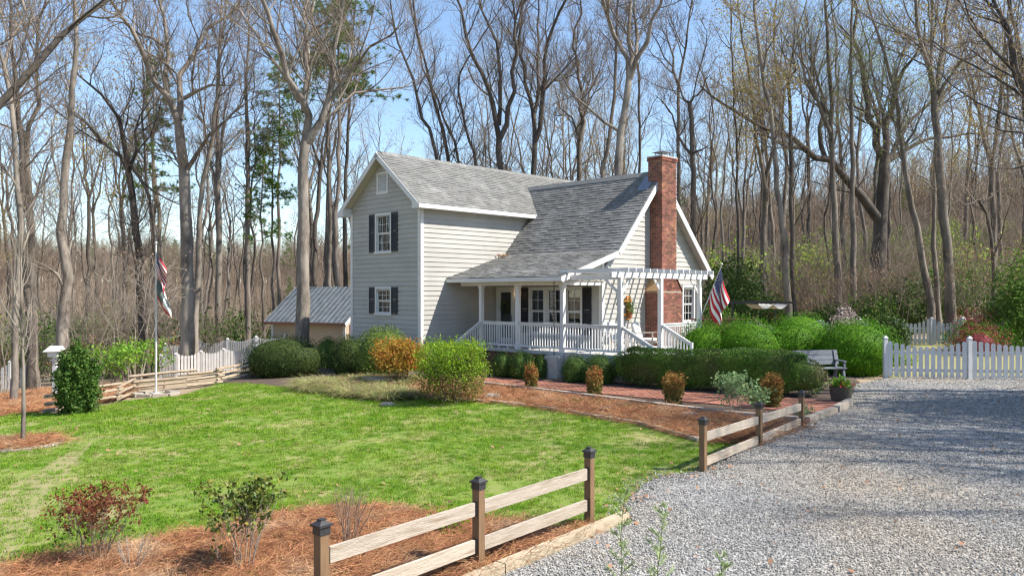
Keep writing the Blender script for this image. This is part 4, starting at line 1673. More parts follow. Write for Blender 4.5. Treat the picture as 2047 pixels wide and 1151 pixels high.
wr = thing('wreath', w_front(23.05, 2.62, .05), 'dark leafy wreath hanging on the front door glass', 'wreath')
an = rr.uniform(0, 6.28, 420)
rad = .20 + rr.normal(0, .035, 420)
pts = np.array([w_front(23.05 + rad[i] * math.cos(an[i]), 2.66 + rad[i] * math.sin(an[i]), .05 + rr.uniform(-.01, .04)) for i in range(420)])
V, Q = leaves(pts, .055, rr)
part('foliage', arrays_mesh('foliage', V, [Q]), 'wreath', wr)
part('ring', MB().tube([w_front(23.05 + .2 * math.cos(t * .3142), 2.66 + .2 * math.sin(t * .3142), .05) for t in range(21)], .02, 5), 'twig', wr)

rc = thing('rain_chain', H(20.52, 18.16, .9), 'black rain chain hanging from the porch eave corner', 'chain')
z = 3.62
while z > 1.0:
    part('cup', MB().lathe(H(20.50, 18.2, z - .08), [(.009, 0), (.012, .01), (.026, .06), (.027, .065)], 8), 'black_metal', rc)
    z -= .115
part('wire', MB().tube([H(20.50, 18.2, 3.66), H(20.50, 18.2, .9)], .006, 5), 'black_metal', rc)

dl = thing('leaf_litter', H(23.5, 23.5, 4.75), 'little drift of brown dead leaves caught on porch roof', 'leaves')
p = np.array([H(23.15 + rr.uniform(0, .45), 23.66 - abs(rr.normal(0, .14)), 4.68 + rr.uniform(.02, .14)) for _ in range(90)])
V, Q = leaves(p, .09, rr)
part('leaves', arrays_mesh('leaves', V, [Q]), 'tan_leaf', dl)


# ------------------------------------------------------------------ flags
def cloth(name, hoist_top, hoist_bot, fly, m, parent, folds=3.0, amp=.07, fall=0.9, drift=Vector((.25, 0, 0)), seed=0, gather=.5):
    """a limp flag: hoist edge from top to bottom, the fly falling under its weight in folds"""
    nu, nv = 36, 20
    V, UV = [], []
    for i in range(nu + 1):
        u = i / nu
        for j in range(nv + 1):
            v = j / nv
            h = hoist_bot.lerp(hoist_top, v)
            mid = hoist_bot.lerp(hoist_top, .5)
            q = h.lerp(mid, gather * u ** 1.2 * (1.0))
            d = drift * (u * fly) + Vector((0, 0, -1)) * (u * fly * fall)
            w = amp * math.sin(folds * 6.283 * v + 2.5 * u + seed) * min(1, .25 + u * 1.6)
            w2 = amp * .6 * math.cos(folds * 6.283 * v * .7 + 4 * u + seed * 2) * min(1, u * 2)
            V.append(q + d + Vector((w2, w, .02 * math.sin(9 * u + 5 * v))))
            UV.append((u, v))
    k = nv + 1
    Q = [(i * k + j, (i + 1) * k + j, (i + 1) * k + j + 1, i * k + j + 1) for i in range(nu) for j in range(nv)]
    me = arrays_mesh(name, [tuple(q) for q in V], [np.array(Q)], UV)
    return part(name, me, m, parent, smooth=True)


pc = H(25.63, 15.60, 2.32)
tip = P(1443, 530, 28.9)
hf = thing('house_flag', pc, 'striped flag with starred canton hanging from slanted pole on pergola post', 'flag')
part('pole', MB().tube([pc, tip], [.017, .014], 8), 'silver', hf)
part('finial', MB().lathe(tip, [(.008, 0), (.03, .02), (.03, .05), (.005, .08)], 8), 'silver', hf)
d = (tip - pc)
cloth('cloth', pc + d * .95, pc + d * .36, 1.40, 'flag', hf, folds=1.6, amp=.11, fall=.80, drift=Vector((.22, .0, 0)), seed=.6, gather=.10)

fb = gp(312, 788)
fp = thing('flagpole', fb, 'slim white flagpole beside the split rail fence', 'flagpole')
part('pole', MB().tube([fb + Vector((0, 0, -.1)), fb + Vector((0, 0, 5.15))], [.033, .022], 10), 'trim', fp)
part('ball', MB().lathe(fb + Vector((0, 0, 5.14)), [(.01, 0), (.04, .03), (.05, .06), (.035, .1), (.004, .12)], 10), 'silver', fp, smooth=True)
part('footing', MB().hb(*(lambda q: (q.dot(AX) - .16, q.dot(AX) + .16, q.dot(BX) - .16, q.dot(BX) + .16))(fb), fb.z - .05, fb.z + .06), 'concrete', fp)
f1 = thing('flag', fb + Vector((0, 0, 3.6)), 'striped flag with starred canton drooping from the tall white flagpole', 'flag')
cloth('cloth', fb + Vector((.03, 0, 4.95)), fb + Vector((.03, 0, 4.08)), 1.15, 'flag', f1, folds=1.3, amp=.13, fall=.58, drift=Vector((.30, -.08, 0)), seed=2.0, gather=.05)
f2 = thing('lower_flag', fb + Vector((0, 0, 2.6)), 'gray and white banner drooping beneath the striped flag on flagpole', 'flag')
cloth('cloth', fb + Vector((.03, 0, 4.02)), fb + Vector((.03, 0, 3.3)), 1.2, 'flag2', f2, folds=1.1, amp=.10, fall=.72, drift=Vector((.46, -.1, 0)), seed=1.0, gather=.2)

pad = MB()
for i in range(9):
    a = i / 9 * 6.283
    pad.prism([fb + Vector((math.cos(a) * .5, math.sin(a) * .4, -.05)), fb + Vector((math.cos(a + .6) * .5, math.sin(a + .6) * .4, -.05)),
               fb + Vector((math.cos(a + .6) * .85, math.sin(a + .6) * .6, -.05)), fb + Vector((math.cos(a) * .85, math.sin(a) * .6, -.05))], (0, 0, .11 + .02 * (i % 2)))
solo('flagpole_surround', pad, 'pale_stone', 'pale stone ring set in the grass round the flagpole', 'stone ring')


# ------------------------------------------------------------------ board fence along the drive
def board_fence(ts, label, top=1.11):
    pts = [F0 + FD * t for t in ts]
    pts = [Vector((p.x, p.y, G(p.x, p.y))) for p in pts]
    t = thing('board_fence', pts[0], label, 'fence', 'weathered board fences along the drive')
    rz = math.atan2(FD.y, FD.x)
    for p in pts:
        q = part('post', MB().bar((p.x, p.y, p.z - .2), (p.x, p.y, top - .10), .10, .10, FN), 'wood_brown', t)
        c = MB()
        c.bar((p.x, p.y, top - .125), (p.x, p.y, top - .05), .116, .116, FN)
        c.bar((p.x, p.y, top - .05), (p.x, p.y, top - .03), .150, .150, FN)
        zt = top - .03
        e = [p + FD * sx * .066 + FN * sy * .066 for sx, sy in ((-1, -1), (1, -1), (1, 1), (-1, 1))]
        g = [p + FD * sx * .03 + FN * sy * .03 for sx, sy in ((-1, -1), (1, -1), (1, 1), (-1, 1))]
        c.hexa([Vector((w.x, w.y, zt)) for w in e] + [Vector((w.x, w.y, zt + .03)) for w in g])
        c.bar((p.x, p.y, zt + .03), (p.x, p.y, zt + .045), .06, .06, FN)
        part('solar_cap', c, 'bronze', q)
    for i in range(len(pts) - 1):
        a, b = pts[i], pts[i + 1]
        for k, zz in enumerate((top - .34, top - .76)):
            za = max(zz, a.z + .12) if k else zz
            zb = max(zz, b.z + .12) if k else zz
            e = .062
            p0 = Vector((a.x, a.y, za)) + FD * e
            p1 = Vector((b.x, b.y, zb)) - FD * e
            rl = part('rail', MB().bar(p0, p1, .04, .15), 'wood_gray', t)
            for q in (p0, p1):
                s = 1 if q is p0 else -1
                part('bracket', MB().bar(q - FD * s * .010, q + FD * s * .018, .052, .162), 'black_metal', rl)
    return t


board_fence((-4.46, -2.27, 0.0), 'low two-rail board fence with capped posts before the pine straw bed')
board_fence((3.47, 5.90, 8.25), 'low two-rail board fence with capped posts beside the brick path end')


def timber(name, p, q, label, m='wood_tan', w=.14, h=.13, group=None, lift=.05):
    p, q = Vector(p), Vector(q)
    return solo(name, MB().bar(p + Vector((0, 0, lift)), q + Vector((0, 0, lift)), w, h), m, label, 'timber', group)


def fpt(t, o=.26):
    p = F0 + FD * t + FN * o
    return Vector((p.x, p.y, G(p.x, p.y)))


timber('landscape_timber', fpt(.5), fpt(-2.18), 'long tan landscape timber edging gravel, reaching past the last fence post', 'wood_tan', group='drive edge timbers')
timber('landscape_timber', fpt(-2.2), fpt(-5.2), 'tan landscape timber edging gravel below the lower fence panels', 'wood_tan', group='drive edge timbers')
ta = [gp(1612, 846), gp(1668, 826), gp(1672, 824), gp(1700, 809)]
timber('landscape_timber', ta[0], ta[1], 'pale cut timber end at the mouth of the brick path', 'wood_gray', .16, .16, lift=.07)
timber('landscape_timber', ta[2], ta[3], 'dark timber laid across the brick path end by barrel', 'wood_old', .16, .16, lift=.08)
TW = [gp(*p) for p in ((958, 774), (1066, 787), (1196, 804), (1330, 822), (1460, 838), (1596, 850))]
TL = ['gray timber behind the bed, its end under the yellow-green shrub', 'gray timber below the first small orange shrub', 'gray timber below the second small orange shrub',
      'gray timber below the third small orange shrub', 'gray timber behind the far board fence']
for i in range(5):
    timber('border_timber', TW[i] + (TW[i + 1] - TW[i]) * .01, TW[i + 1], TL[i], 'wood_old', .17, .17, 'timbers between straw bed and path', .11)

# edging stones along the lawn
ed = thing('lawn_edging', gp(1000, 809), 'thin curved row of flat edging stones round the lawn', 'edging')
line = smooth_outline(BED_EDGE[:-5], .30, .012, False)
line = [Vector((x, y, G(x, y))) for x, y in line]
for i in range(len(line) - 1):
    p, q = line[i], line[i + 1]
    d = (q - p).normalized()
    part('edging_stone', MB().bar(p + d * .012 + Vector((0, 0, .055 + random.uniform(-.01, .015))), q - d * .012 + Vector((0, 0, .055 + random.uniform(-.01, .015))), .11 + random.uniform(-.02, .02), .09), 'pale_stone', ed)
ed = thing('bed_edging', gp(480, 1055), 'row of pale stones where lawn meets the front straw bed', 'edging')
line = smooth_outline(FRONT_BED_TOP[:8], .34, .01, False)
line = [Vector((x, y, G(x, y))) for x, y in line]
for i in range(len(line) - 1):
    p, q = line[i], line[i + 1]
    d = (q - p).normalized()
    part('edging_stone', MB().bar(p + d * .015 + Vector((0, 0, .015)), q - d * .015 + Vector((0, 0, .015)), .10, .09), 'pale_stone', ed)

# brick path: pavers in running bond
pav = []
axis = Vector((gp(1650, 815) - gp(940, 757)))
axis.z = 0
axis.normalize()
perp = Vector((-axis.y, axis.x, 0))
o = gp(940, 762)
row = -14
while row < 16:
    u = -1.0 - (.105 if row % 2 else 0)
    while u < 12.5:
        c = o + axis * (u + .1) + perp * (row * .105 + .05)
        if in_poly(np.array([c.x]), np.array([c.y]), path_poly)[0]:
            z = G(c.x, c.y) + .028 + random.uniform(-.003, .004)
            h = []
            for dz in (-.03, .012):
                for su, sv in ((-1, -1), (1, -1), (1, 1), (-1, 1)):
                    q = c + axis * su * .0985 + perp * sv * .0475
                    h.append((q.x, q.y, z + dz))
            pav.append(h)
        u += .205
    row += 1
bp = thing('path_paving', gp(1300, 790), 'red brick paving of the garden path before the hedge', 'paving')
pieces('paver', pav, 'paver', bp, 300)


# ------------------------------------------------------------------ picket fences
def picket_fence(name, pts, heights, label, m, spacing=.163, w=.118, post_h=1.25, hi=1.2, lo=.98, group=None, post_w=.115, gate_post=None):
    """pts: ground points of the posts; the tops of the pickets sag between them"""
    t = thing(name, pts[0], label, 'fence', group)
    for i, p in enumerate(pts):
        q = part('post', MB().bar(p + Vector((0, 0, -.1)), p + Vector((0, 0, post_h)), post_w, post_w, (1, 0, 0)), m, t)
        part('post_cap', MB().hexa([p + Vector((sx * post_w * .62, sy * post_w * .62, post_h)) for sx, sy in ((-1, -1), (1, -1), (1, 1), (-1, 1))] +
                                   [p + Vector((sx * .02, sy * .02, post_h + .07)) for sx, sy in ((-1, -1), (1, -1), (1, 1), (-1, 1))]), m, q)
    for i in range(len(pts) - 1):
        a, b = pts[i], pts[i + 1]
        d = b - a
        L = Vector((d.x, d.y, 0)).length
        hd = Vector((d.x, d.y, 0)).normalized()
        nrm = Vector((hd.y, -hd.x, 0))
        if nrm.y > 0:
            nrm = -nrm
        for z in (.26, .80):
            part('rail', MB().bar(a + Vector((0, 0, z)) + nrm * -.01, b + Vector((0, 0, z)) + nrm * -.01, .04, .085), m, t)
        n = max(2, int((L - post_w) / spacing))
        for k in range(n):
            u = (post_w / 2 + spacing * .5 + (L - post_w - spacing) * k / (n - 1)) / L
            sag = 1 - (2 * u - 1) ** 2
            h = hi - (hi - lo) * sag
            c = a + d * u + nrm * .022
            base = c + Vector((0, 0, .05))
            up = Vector((0, 0, 1))
            wv = hd * w / 2
            pts2 = [base - wv, base + wv, base + wv + up * (h - .085), base + wv * .45 + up * (h - .05), base - wv * .45 + up * (h - .05), base - wv + up * (h - .085)]
            part('picket', MB().prism(pts2, nrm * .02), m, t)
    return t


gf = [on_ground(1770, 25.1), on_ground(1938, 24.3), Vector((18.6, 23.3, G(18.6, 23.3))), Vector((23.5, 22.6, G(23.5, 22.6)))]
picket_fence('picket_fence', gf, 0, 'white scalloped picket fence along the gravel beyond the bench', 'white_picket')
picket_fence('picket_fence', [on_ground(1500, 40), on_ground(1640, 39.2), on_ground(1720, 38.6), on_ground(1790, 38.4), on_ground(1862, 37.6), on_ground(1925, 37.2)], 0,
             'distant white picket fence under the trees behind the bright yew bushes', 'white_picket', hi=1.35, lo=1.02, group=None)
picket_fence('picket_fence', [on_ground(1925, 37.0), on_ground(2010, 35), on_ground(2120, 34)], 0, 'distant white picket fence behind the maroon shrub', 'white_picket', hi=1.3, lo=1.0)
picket_fence('picket_fence', [on_ground(322, 36.0), on_ground(352, 36.0), on_ground(402, 36.5), on_ground(447, 36.9), on_ground(510, 37.4), on_ground(585, 37.6), on_ground(660, 37.4), on_ground(740, 36.8)], 0,
             'weathered picket fence with gray posts behind the split rail fence', 'old_picket', hi=1.06, lo=.88, spacing=.118, w=.096, post_h=1.0)
picket_fence('picket_fence', [on_ground(330, 42.5), on_ground(400, 42.5), on_ground(455, 42.3), on_ground(512, 42.0), on_ground(570, 42)], 0,
             'bright white picket fence seen over the weathered one by the pale trunk', 'white_picket', hi=1.7, lo=1.52, post_h=1.68, spacing=.125, w=.09)
picket_fence('picket_fence', [on_ground(-40, 36), on_ground(20, 36), on_ground(60, 36.2)], 0, 'short run of white picket fence low among the trunks by the birdhouse', 'old_picket')

# ------------------------------------------------------------------ split rail fence
sr = thing('split_rail_fence', gp(240, 800), 'zigzag split rail fence of stacked cedar rails behind the flagpole', 'fence')
nodes = [gp(x, y) for x, y in ((98, 826), (185, 812), (238, 803), (270, 786), (385, 774), (438, 768), (505, 752), (560, 750))]
for i in range(len(nodes) - 1):
    p, q = nodes[i], nodes[i + 1]
    d = (q - p).normalized()
    for k in range(3):
        z0 = .10 + .20 * k + (.10 if i % 2 else 0)
        a = p - d * random.uniform(.12, .2) + Vector((0, 0, z0 + random.uniform(-.02, .02)))
        b = q + d * random.uniform(.12, .2) + Vector((0, 0, z0 + random.uniform(-.03, .03)))
        r = random.uniform(.04, .056)
        mid = (a + b) / 2 + Vector((random.uniform(-.03, .03), random.uniform(-.03, .03), random.uniform(-.02, .02)))
        part('split_rail', MB().tube([a, mid, b], [r * 1.05, r, r * .9], 5), 'split_rail', sr)

# ------------------------------------------------------------------ birdhouse post
b = on_ground(110, 28.0)
bh = thing('birdhouse_post', b, 'white post with small roofed bird feeder beside the evergreen', 'bird feeder')
part('post', MB().bar(b + Vector((0, 0, -.1)), b + Vector((0, 0, 1.42)), .12, .12, (1, 0, 0)), 'trim', bh)
part('collar', MB().box(b.x - .12, b.x + .12, b.y - .12, b.y + .12, b.z + 1.28, b.z + 1.33), 'trim', bh)
part('tray', MB().box(b.x - .17, b.x + .17, b.y - .17, b.y + .17, b.z + 1.42, b.z + 1.62), 'trim', bh)
z = b.z + 1.60
part('roof', MB().hexa([(b.x - .30, b.y - .24, z), (b.x + .26, b.y - .24, z + .02), (b.x + .26, b.y + .24, z + .02), (b.x - .30, b.y + .24, z),
                        (b.x - .16, b.y - .03, z + .2), (b.x + .26, b.y - .03, z + .2), (b.x + .26, b.y + .03, z + .2), (b.x - .16, b.y + .03, z + .2)]), 'trim', bh)

# ------------------------------------------------------------------ bench and barrel
b = on_ground(1641, 24.5)
bn = thing('bench', b, 'slate gray slatted garden bench between hedge end and yew', 'bench', rz=R(14))
for k in range(3):
    part('back_slat', MB().hexa([(-.78, .20 + .035 * k, .52 + .15 * k), (.78, .20 + .035 * k, .52 + .15 * k), (.78, .235 + .035 * k, .52 + .15 * k), (-.78, .235 + .035 * k, .52 + .15 * k),
                                 (-.78, .233 + .035 * k, .655 + .15 * k), (.78, .233 + .035 * k, .655 + .15 * k), (.78, .268 + .035 * k, .655 + .15 * k), (-.78, .268 + .035 * k, .655 + .15 * k)]), 'bench_gray', bn, True)
for k in range(3):
    part('seat_slat', MB().box(-.75, .75, -.24 + .14 * k, -.11 + .14 * k, .415, .445), 'bench_gray', bn, True)
for x in (-.66, .66):
    m_ = MB()
    m_.bar((x, -.22, 0), (x, -.16, .41), .07, .09)
    m_.bar((x, .30, 0), (x, .14, .41), .07, .09)
    m_.bar((x, -.20, .39), (x, .24, .39), .07, .06)
    m_.bar((x, .17, .40), (x, .30, .95), .06, .06)
    part('leg', m_, 'bench_gray', bn, True)
    m_ = MB()
    m_.bar((x, -.22, .41), (x, -.22, .62), .05, .05)
    m_.bar((x, -.27, .635), (x, .28, .66), .085, .04)
    part('armrest', m_, 'bench_gray', bn, True)

b = gp(1681, 803)
ba = thing('barrel_planter', b, 'half whiskey barrel planter with red flowers at the path end', 'planter')
part('tub', MB().lathe(b, [(.215, 0), (.235, .05), (.262, .2), (.285, .37), (.288, .40), (.262, .40), (.25, .34), (.0, .34)], 28), 'barrel', ba, smooth=False)
for z0, z1, r0, r1 in ((.03, .08, .232, .243), (.15, .21, .255, .268), (.31, .36, .279, .287)):
    part('hoop', MB().lathe(b, [(r0, z0), (r0 + .006, z0), (r1 + .006, z1), (r1, z1)], 28), 'barrel_band', ba)
c = np.array(b) + np.array([0, 0, .44])
V, Q = leaves(c + rr.normal(0, 1, (420, 3)) * np.array([.12, .12, .075]), .10, rr)
part('foliage', arrays_mesh('foliage', V, [Q]), 'fresh_green', ba)
V, Q = leaves(c + rr.normal(0, 1, (45, 3)) * np.array([.10, .08, .04]) + np.array([0, -.09, 0]), .055, rr, aspect=.9)
part('flowers', arrays_mesh('flowers', V, [Q]), 'flower_red', ba)


# ------------------------------------------------------------------ rocks and slab
def rock(px, py, w, h, label, m='stone', seed=0):
    b = gp(px, py)
    V, Q = core_mesh(w / 2, w * .35, h, 2.6, -.4, 1.0)
    g = np.random.default_rng(seed + 40)
    V = V * (1 + g.normal(0, .07, (len(V), 1)))
    V[:, 2] += .02
    solo('rock', arrays_mesh('rock', V + np.array(b), [Q]), m, label, 'rock')


rock(985, 800, .62, .17, 'dark flat boulder in straw nearest the yellow-green shrub', 'stone', 1)
rock(1102, 806, .45, .11, 'tan low rock in the straw below the first orange shrub', 'pale_stone', 2)
rock(1213, 825, .55, .13, 'pale smooth rock in the green groundcover patch', 'pale_stone', 3)
rock(1378, 838, .5, .16, 'brown rock in the straw behind the first capped post', 'stone', 4)
rock(775, 812, .4, .1, 'low brown rock at the straw bed corner', 'stone', 5)
sl = gp(755, 773)
solo('stone_slab', MB().hexa([sl + AX * a + BX * b_ + Vector((0, 0, z)) for z in (.22, .30) for a, b_ in ((-.3, -.42), (.3, -.46), (.33, .4), (-.28, .44))]), 'pale_stone', 'flat pale stone slab raised among the liriope clumps', 'stone slab')
solo('stone_block', MB().hexa([sl + AX * a + BX * b_ + Vector((0, 0, z)) for z in (-.05, .218) for a, b_ in ((-.22, -.3), (.22, -.3), (.22, .3), (-.22, .3))]), 'stone', 'rough dark stone block carrying the pale slab', 'stone block')

# ------------------------------------------------------------------ shed
sA = on_ground(527, 42.5)
e_dir = Vector((math.sin(R(114.4)), math.cos(R(114.4)), 0))     # eave runs right and a little nearer
d_dir = Vector((-e_dir.y, e_dir.x, 0))                           # depth
sh = thing('shed', sA, 'tan garden shed with ribbed metal roof behind the pale trunk', 'shed')


def S(u, v, z):
    p = sA + e_dir * u + d_dir * v
    return Vector((p.x, p.y, z))


zf, ze, zr = sA.z - .4, 1.72, 3.58
U1, V1 = 5.25, 5.2
m_ = MB()
for q in (((.25, .35, zf), (U1 - .25, .35, zf), (U1 - .25, .45, zf), (.25, .45, zf)), ((.25, V1 - .45, zf), (U1 - .25, V1 - .45, zf), (U1 - .25, V1 - .35, zf), (.25, V1 - .35, zf))):
    m_.hexa([S(*k) for k in q] + [S(k[0], k[1], ze) for k in q])
for u in (.25, U1 - .35):
    m_.prism([S(u, .45, zf), S(u, V1 - .45, zf), S(u, V1 - .45, ze), S(u, V1 / 2, zr - .15), S(u, .45, ze)], e_dir * .1)
part('wall', m_, 'shed_wall', sh)
for u in (.22, U1 - .38):
    part('corner_board', MB().hexa([S(u, .33, zf), S(u + .14, .33, zf), S(u + .14, .36, zf), S(u, .36, zf), S(u, .33, ze), S(u + .14, .33, ze), S(u + .14, .36, ze), S(u, .36, ze)]), 'trim', sh)
part('door', MB().hexa([S(U1 - .24, .7, zf), S(U1 - .20, .7, zf), S(U1 - .20, 2.6, zf), S(U1 - .24, 2.6, zf), S(U1 - .24, .7, ze - .1), S(U1 - .20, .7, ze - .1), S(U1 - .20, 2.6, ze - .1), S(U1 - .24, 2.6, ze - .1)]), 'shed_door', sh)
for sd in (0, 1):
    va, vb = (0, V1 / 2) if sd == 0 else (V1, V1 / 2)
    rf = part('roof', MB().hexa([S(0, va, ze - .03), S(U1, va, ze - .03), S(U1, vb, zr - .03), S(0, vb, zr - .03), S(0, va, ze), S(U1, va, ze), S(U1, vb, zr), S(0, vb, zr)]), 'metal_roof', sh)
    if sd == 0:
        n = 17
        for k in range(n + 1):
            u = U1 * k / n
            part('rib', MB().hexa([S(max(0, u - .025), va, ze - .0), S(min(U1, u + .025), va, ze), S(min(U1, u + .025), vb, zr), S(max(0, u - .025), vb, zr),
                                   S(max(0, u - .012), va, ze + .014), S(min(U1, u + .012), va, ze + .014), S(min(U1, u + .012), vb, zr + .014), S(max(0, u - .012), vb, zr + .014)]), 'metal_roof', rf)
part('fascia', MB().hexa([S(0, -.02, ze - .14), S(U1, -.02, ze - .14), S(U1, .01, ze - .14), S(0, .01, ze - .14), S(0, -.02, ze - .005), S(U1, -.02, ze - .005), S(U1, .01, ze - .005), S(0, .01, ze - .005)]), 'metal_rust', sh)
part('rake_board', MB().bar(S(U1 + .015, 0, ze - .1), S(U1 + .015, V1 / 2, zr - .1), .03, .16), 'trim', sh)

# ------------------------------------------------------------------ back deck and canopy
dk = on_ground(1405, 33.0)
bd = thing('back_deck', dk, 'brown wooden deck railing behind the house corner', 'deck')
zd = 1.15
m_ = MB()
m_.box(dk.x - .5, dk.x + 2.4, dk.y, dk.y + 3, zd - .15, zd)
part('floor', m_, 'deck_wood', bd)
for x in (0.0, 1.05, 2.1):
    part('post', MB().box(dk.x + x - .05, dk.x + x + .05, dk.y - .05, dk.y + .05, .3, zd + 1.12), 'deck_wood', bd)
part('top_rail', MB().box(dk.x - .5, dk.x + 2.15, dk.y - .07, dk.y + .07, zd + .98, zd + 1.03), 'deck_wood', bd)
part('bottom_rail', MB().box(dk.x - .5, dk.x + 2.1, dk.y - .02, dk.y + .02, zd + .08, zd + .14), 'deck_wood', bd)
for k in range(21):
    x = dk.x - .45 + k * .12
    part('baluster', MB().box(x - .017, x + .017, dk.y - .017, dk.y + .017, zd + .14, zd + .98), 'deck_wood', bd)
part('stair_rail', MB().bar((dk.x + 2.15, dk.y, zd + .98), (dk.x + 3.2, dk.y - .1, zd + .2), .09, .05), 'wood_gray', bd)
cb = on_ground(1512, 34.5)
cp = thing('canopy_frame', cb, 'black metal shade canopy frame with bunched pale cloth', 'canopy')
zt = CZ - (606 - HY) / F * 34.5
w = 1.28
for x, y in ((-w, -.9), (w + .05, -.9), (-w, 1.4), (w, 1.4)):
    part('post', MB().box(cb.x + x - .035, cb.x + x + .035, cb.y + y - .035, cb.y + y + .035, cb.z - .1, zt), 'black_metal', cp)
for y in (-.9, 1.4):
    part('beam', MB().box(cb.x - w - .1, cb.x + w + .1, cb.y + y - .03, cb.y + y + .03, zt, zt + .09), 'black_metal', cp)
for x in (-w, -.4, .45, w):
    part('beam', MB().box(cb.x + x - .025, cb.x + x + .025, cb.y - .87, cb.y + 1.37, zt + .01, zt + .075), 'black_metal', cp)
V = []
for i in range(17):
    for j in range(7):
        V.append((cb.x - .15 + 1.25 * i / 16, cb.y - .75 + 1.9 * j / 6, zt - .03 - .20 * abs(math.sin(i / 16 * 6.28)) - .02 * (j % 2)))
Q = [(i * 7 + j, (i + 1) * 7 + j, (i + 1) * 7 + j + 1, i * 7 + j + 1) for i in range(16) for j in range(6)]
part('shade_cloth', arrays_mesh('shade_cloth', V, [np.array(Q)]), 'canopy', cp, smooth=True)


# ------------------------------------------------------------------ clipped shrubs
def bush_at(px, Y, wpx, hpx, m, label, name='yew_bush', cat='bush', n=6000, size=.055, dep=None, **k):
    """centre column, distance, width and height as they measure in the photo"""
    b = on_ground(px, Y)
    s = Y / F
    rx = wpx * s / 2
    return clipped_bush(name, b, rx, dep or rx, hpx * s, m, label, cat, n=n, size=size, **k)


bush_at(1408, 27.8, 112, 100, 'yew_bright', 'bright green yew mound next to the deck steps', seed=1, lump=.15, depth=.2, size=.055, n=9000, flat=.6)
bush_at(1492, 27.6, 150, 108, 'yew_bright', 'broad bright green yew mound behind the long clipped hedge', seed=2, lump=.15, n=12000, depth=.2, size=.055, flat=.6)
bush_at(1583, 28.0, 116, 98, 'yew_bright', 'low bright green yew mound just behind the gray bench', seed=3, lump=.15, depth=.2, size=.055, n=9000, flat=.6)
bush_at(1598, 31.0, 128, 100, 'yew_bright', 'tall smooth green dome shrub rising behind the other yews', seed=4, lump=.1, depth=.25)
bush_at(1708, 26.5, 162, 108, 'yew_bright', 'large round green yew beside the white picket fence', seed=5, lump=.13, n=13000, depth=.2, size=.055, flat=.6)
bush_at(1005, 27.9, 46, 52, 'boxwood', 'dark round boxwood nearest the porch steps', 'boxwood', n=2500, size=.045, seed=6)
bush_at(1043, 27.4, 52, 56, 'boxwood', 'round boxwood before the middle porch post', 'boxwood', n=3000, size=.045, seed=7)
bush_at(1080, 27.6, 36, 46, 'boxwood', 'small round boxwood tucked against the concrete pier', 'boxwood', n=2500, size=.045, seed=8)
bush_at(1150, 26.2, 56, 54, 'boxwood', 'round boxwood just past the concrete pier', 'boxwood', n=3000, size=.045, seed=9)
bush_at(1197, 25.6, 68, 58, 'boxwood', 'round boxwood touching the end of the long hedge', 'boxwood', n=3500, size=.045, seed=10)
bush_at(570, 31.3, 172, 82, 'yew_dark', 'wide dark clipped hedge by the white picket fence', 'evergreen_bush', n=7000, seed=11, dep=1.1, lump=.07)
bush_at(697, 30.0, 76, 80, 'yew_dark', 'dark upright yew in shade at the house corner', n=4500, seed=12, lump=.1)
bush_at(766, 28.6, 116, 102, 'hedge_olive', 'big sunlit round yew below the ground floor window', n=7000, seed=13, lump=.09, size=.06)
bush_at(655, 35.5, 50, 62, 'mid_green', 'light green shrub glimpsed between hedge and fence', 'garden_shrub', n=2500, seed=14)


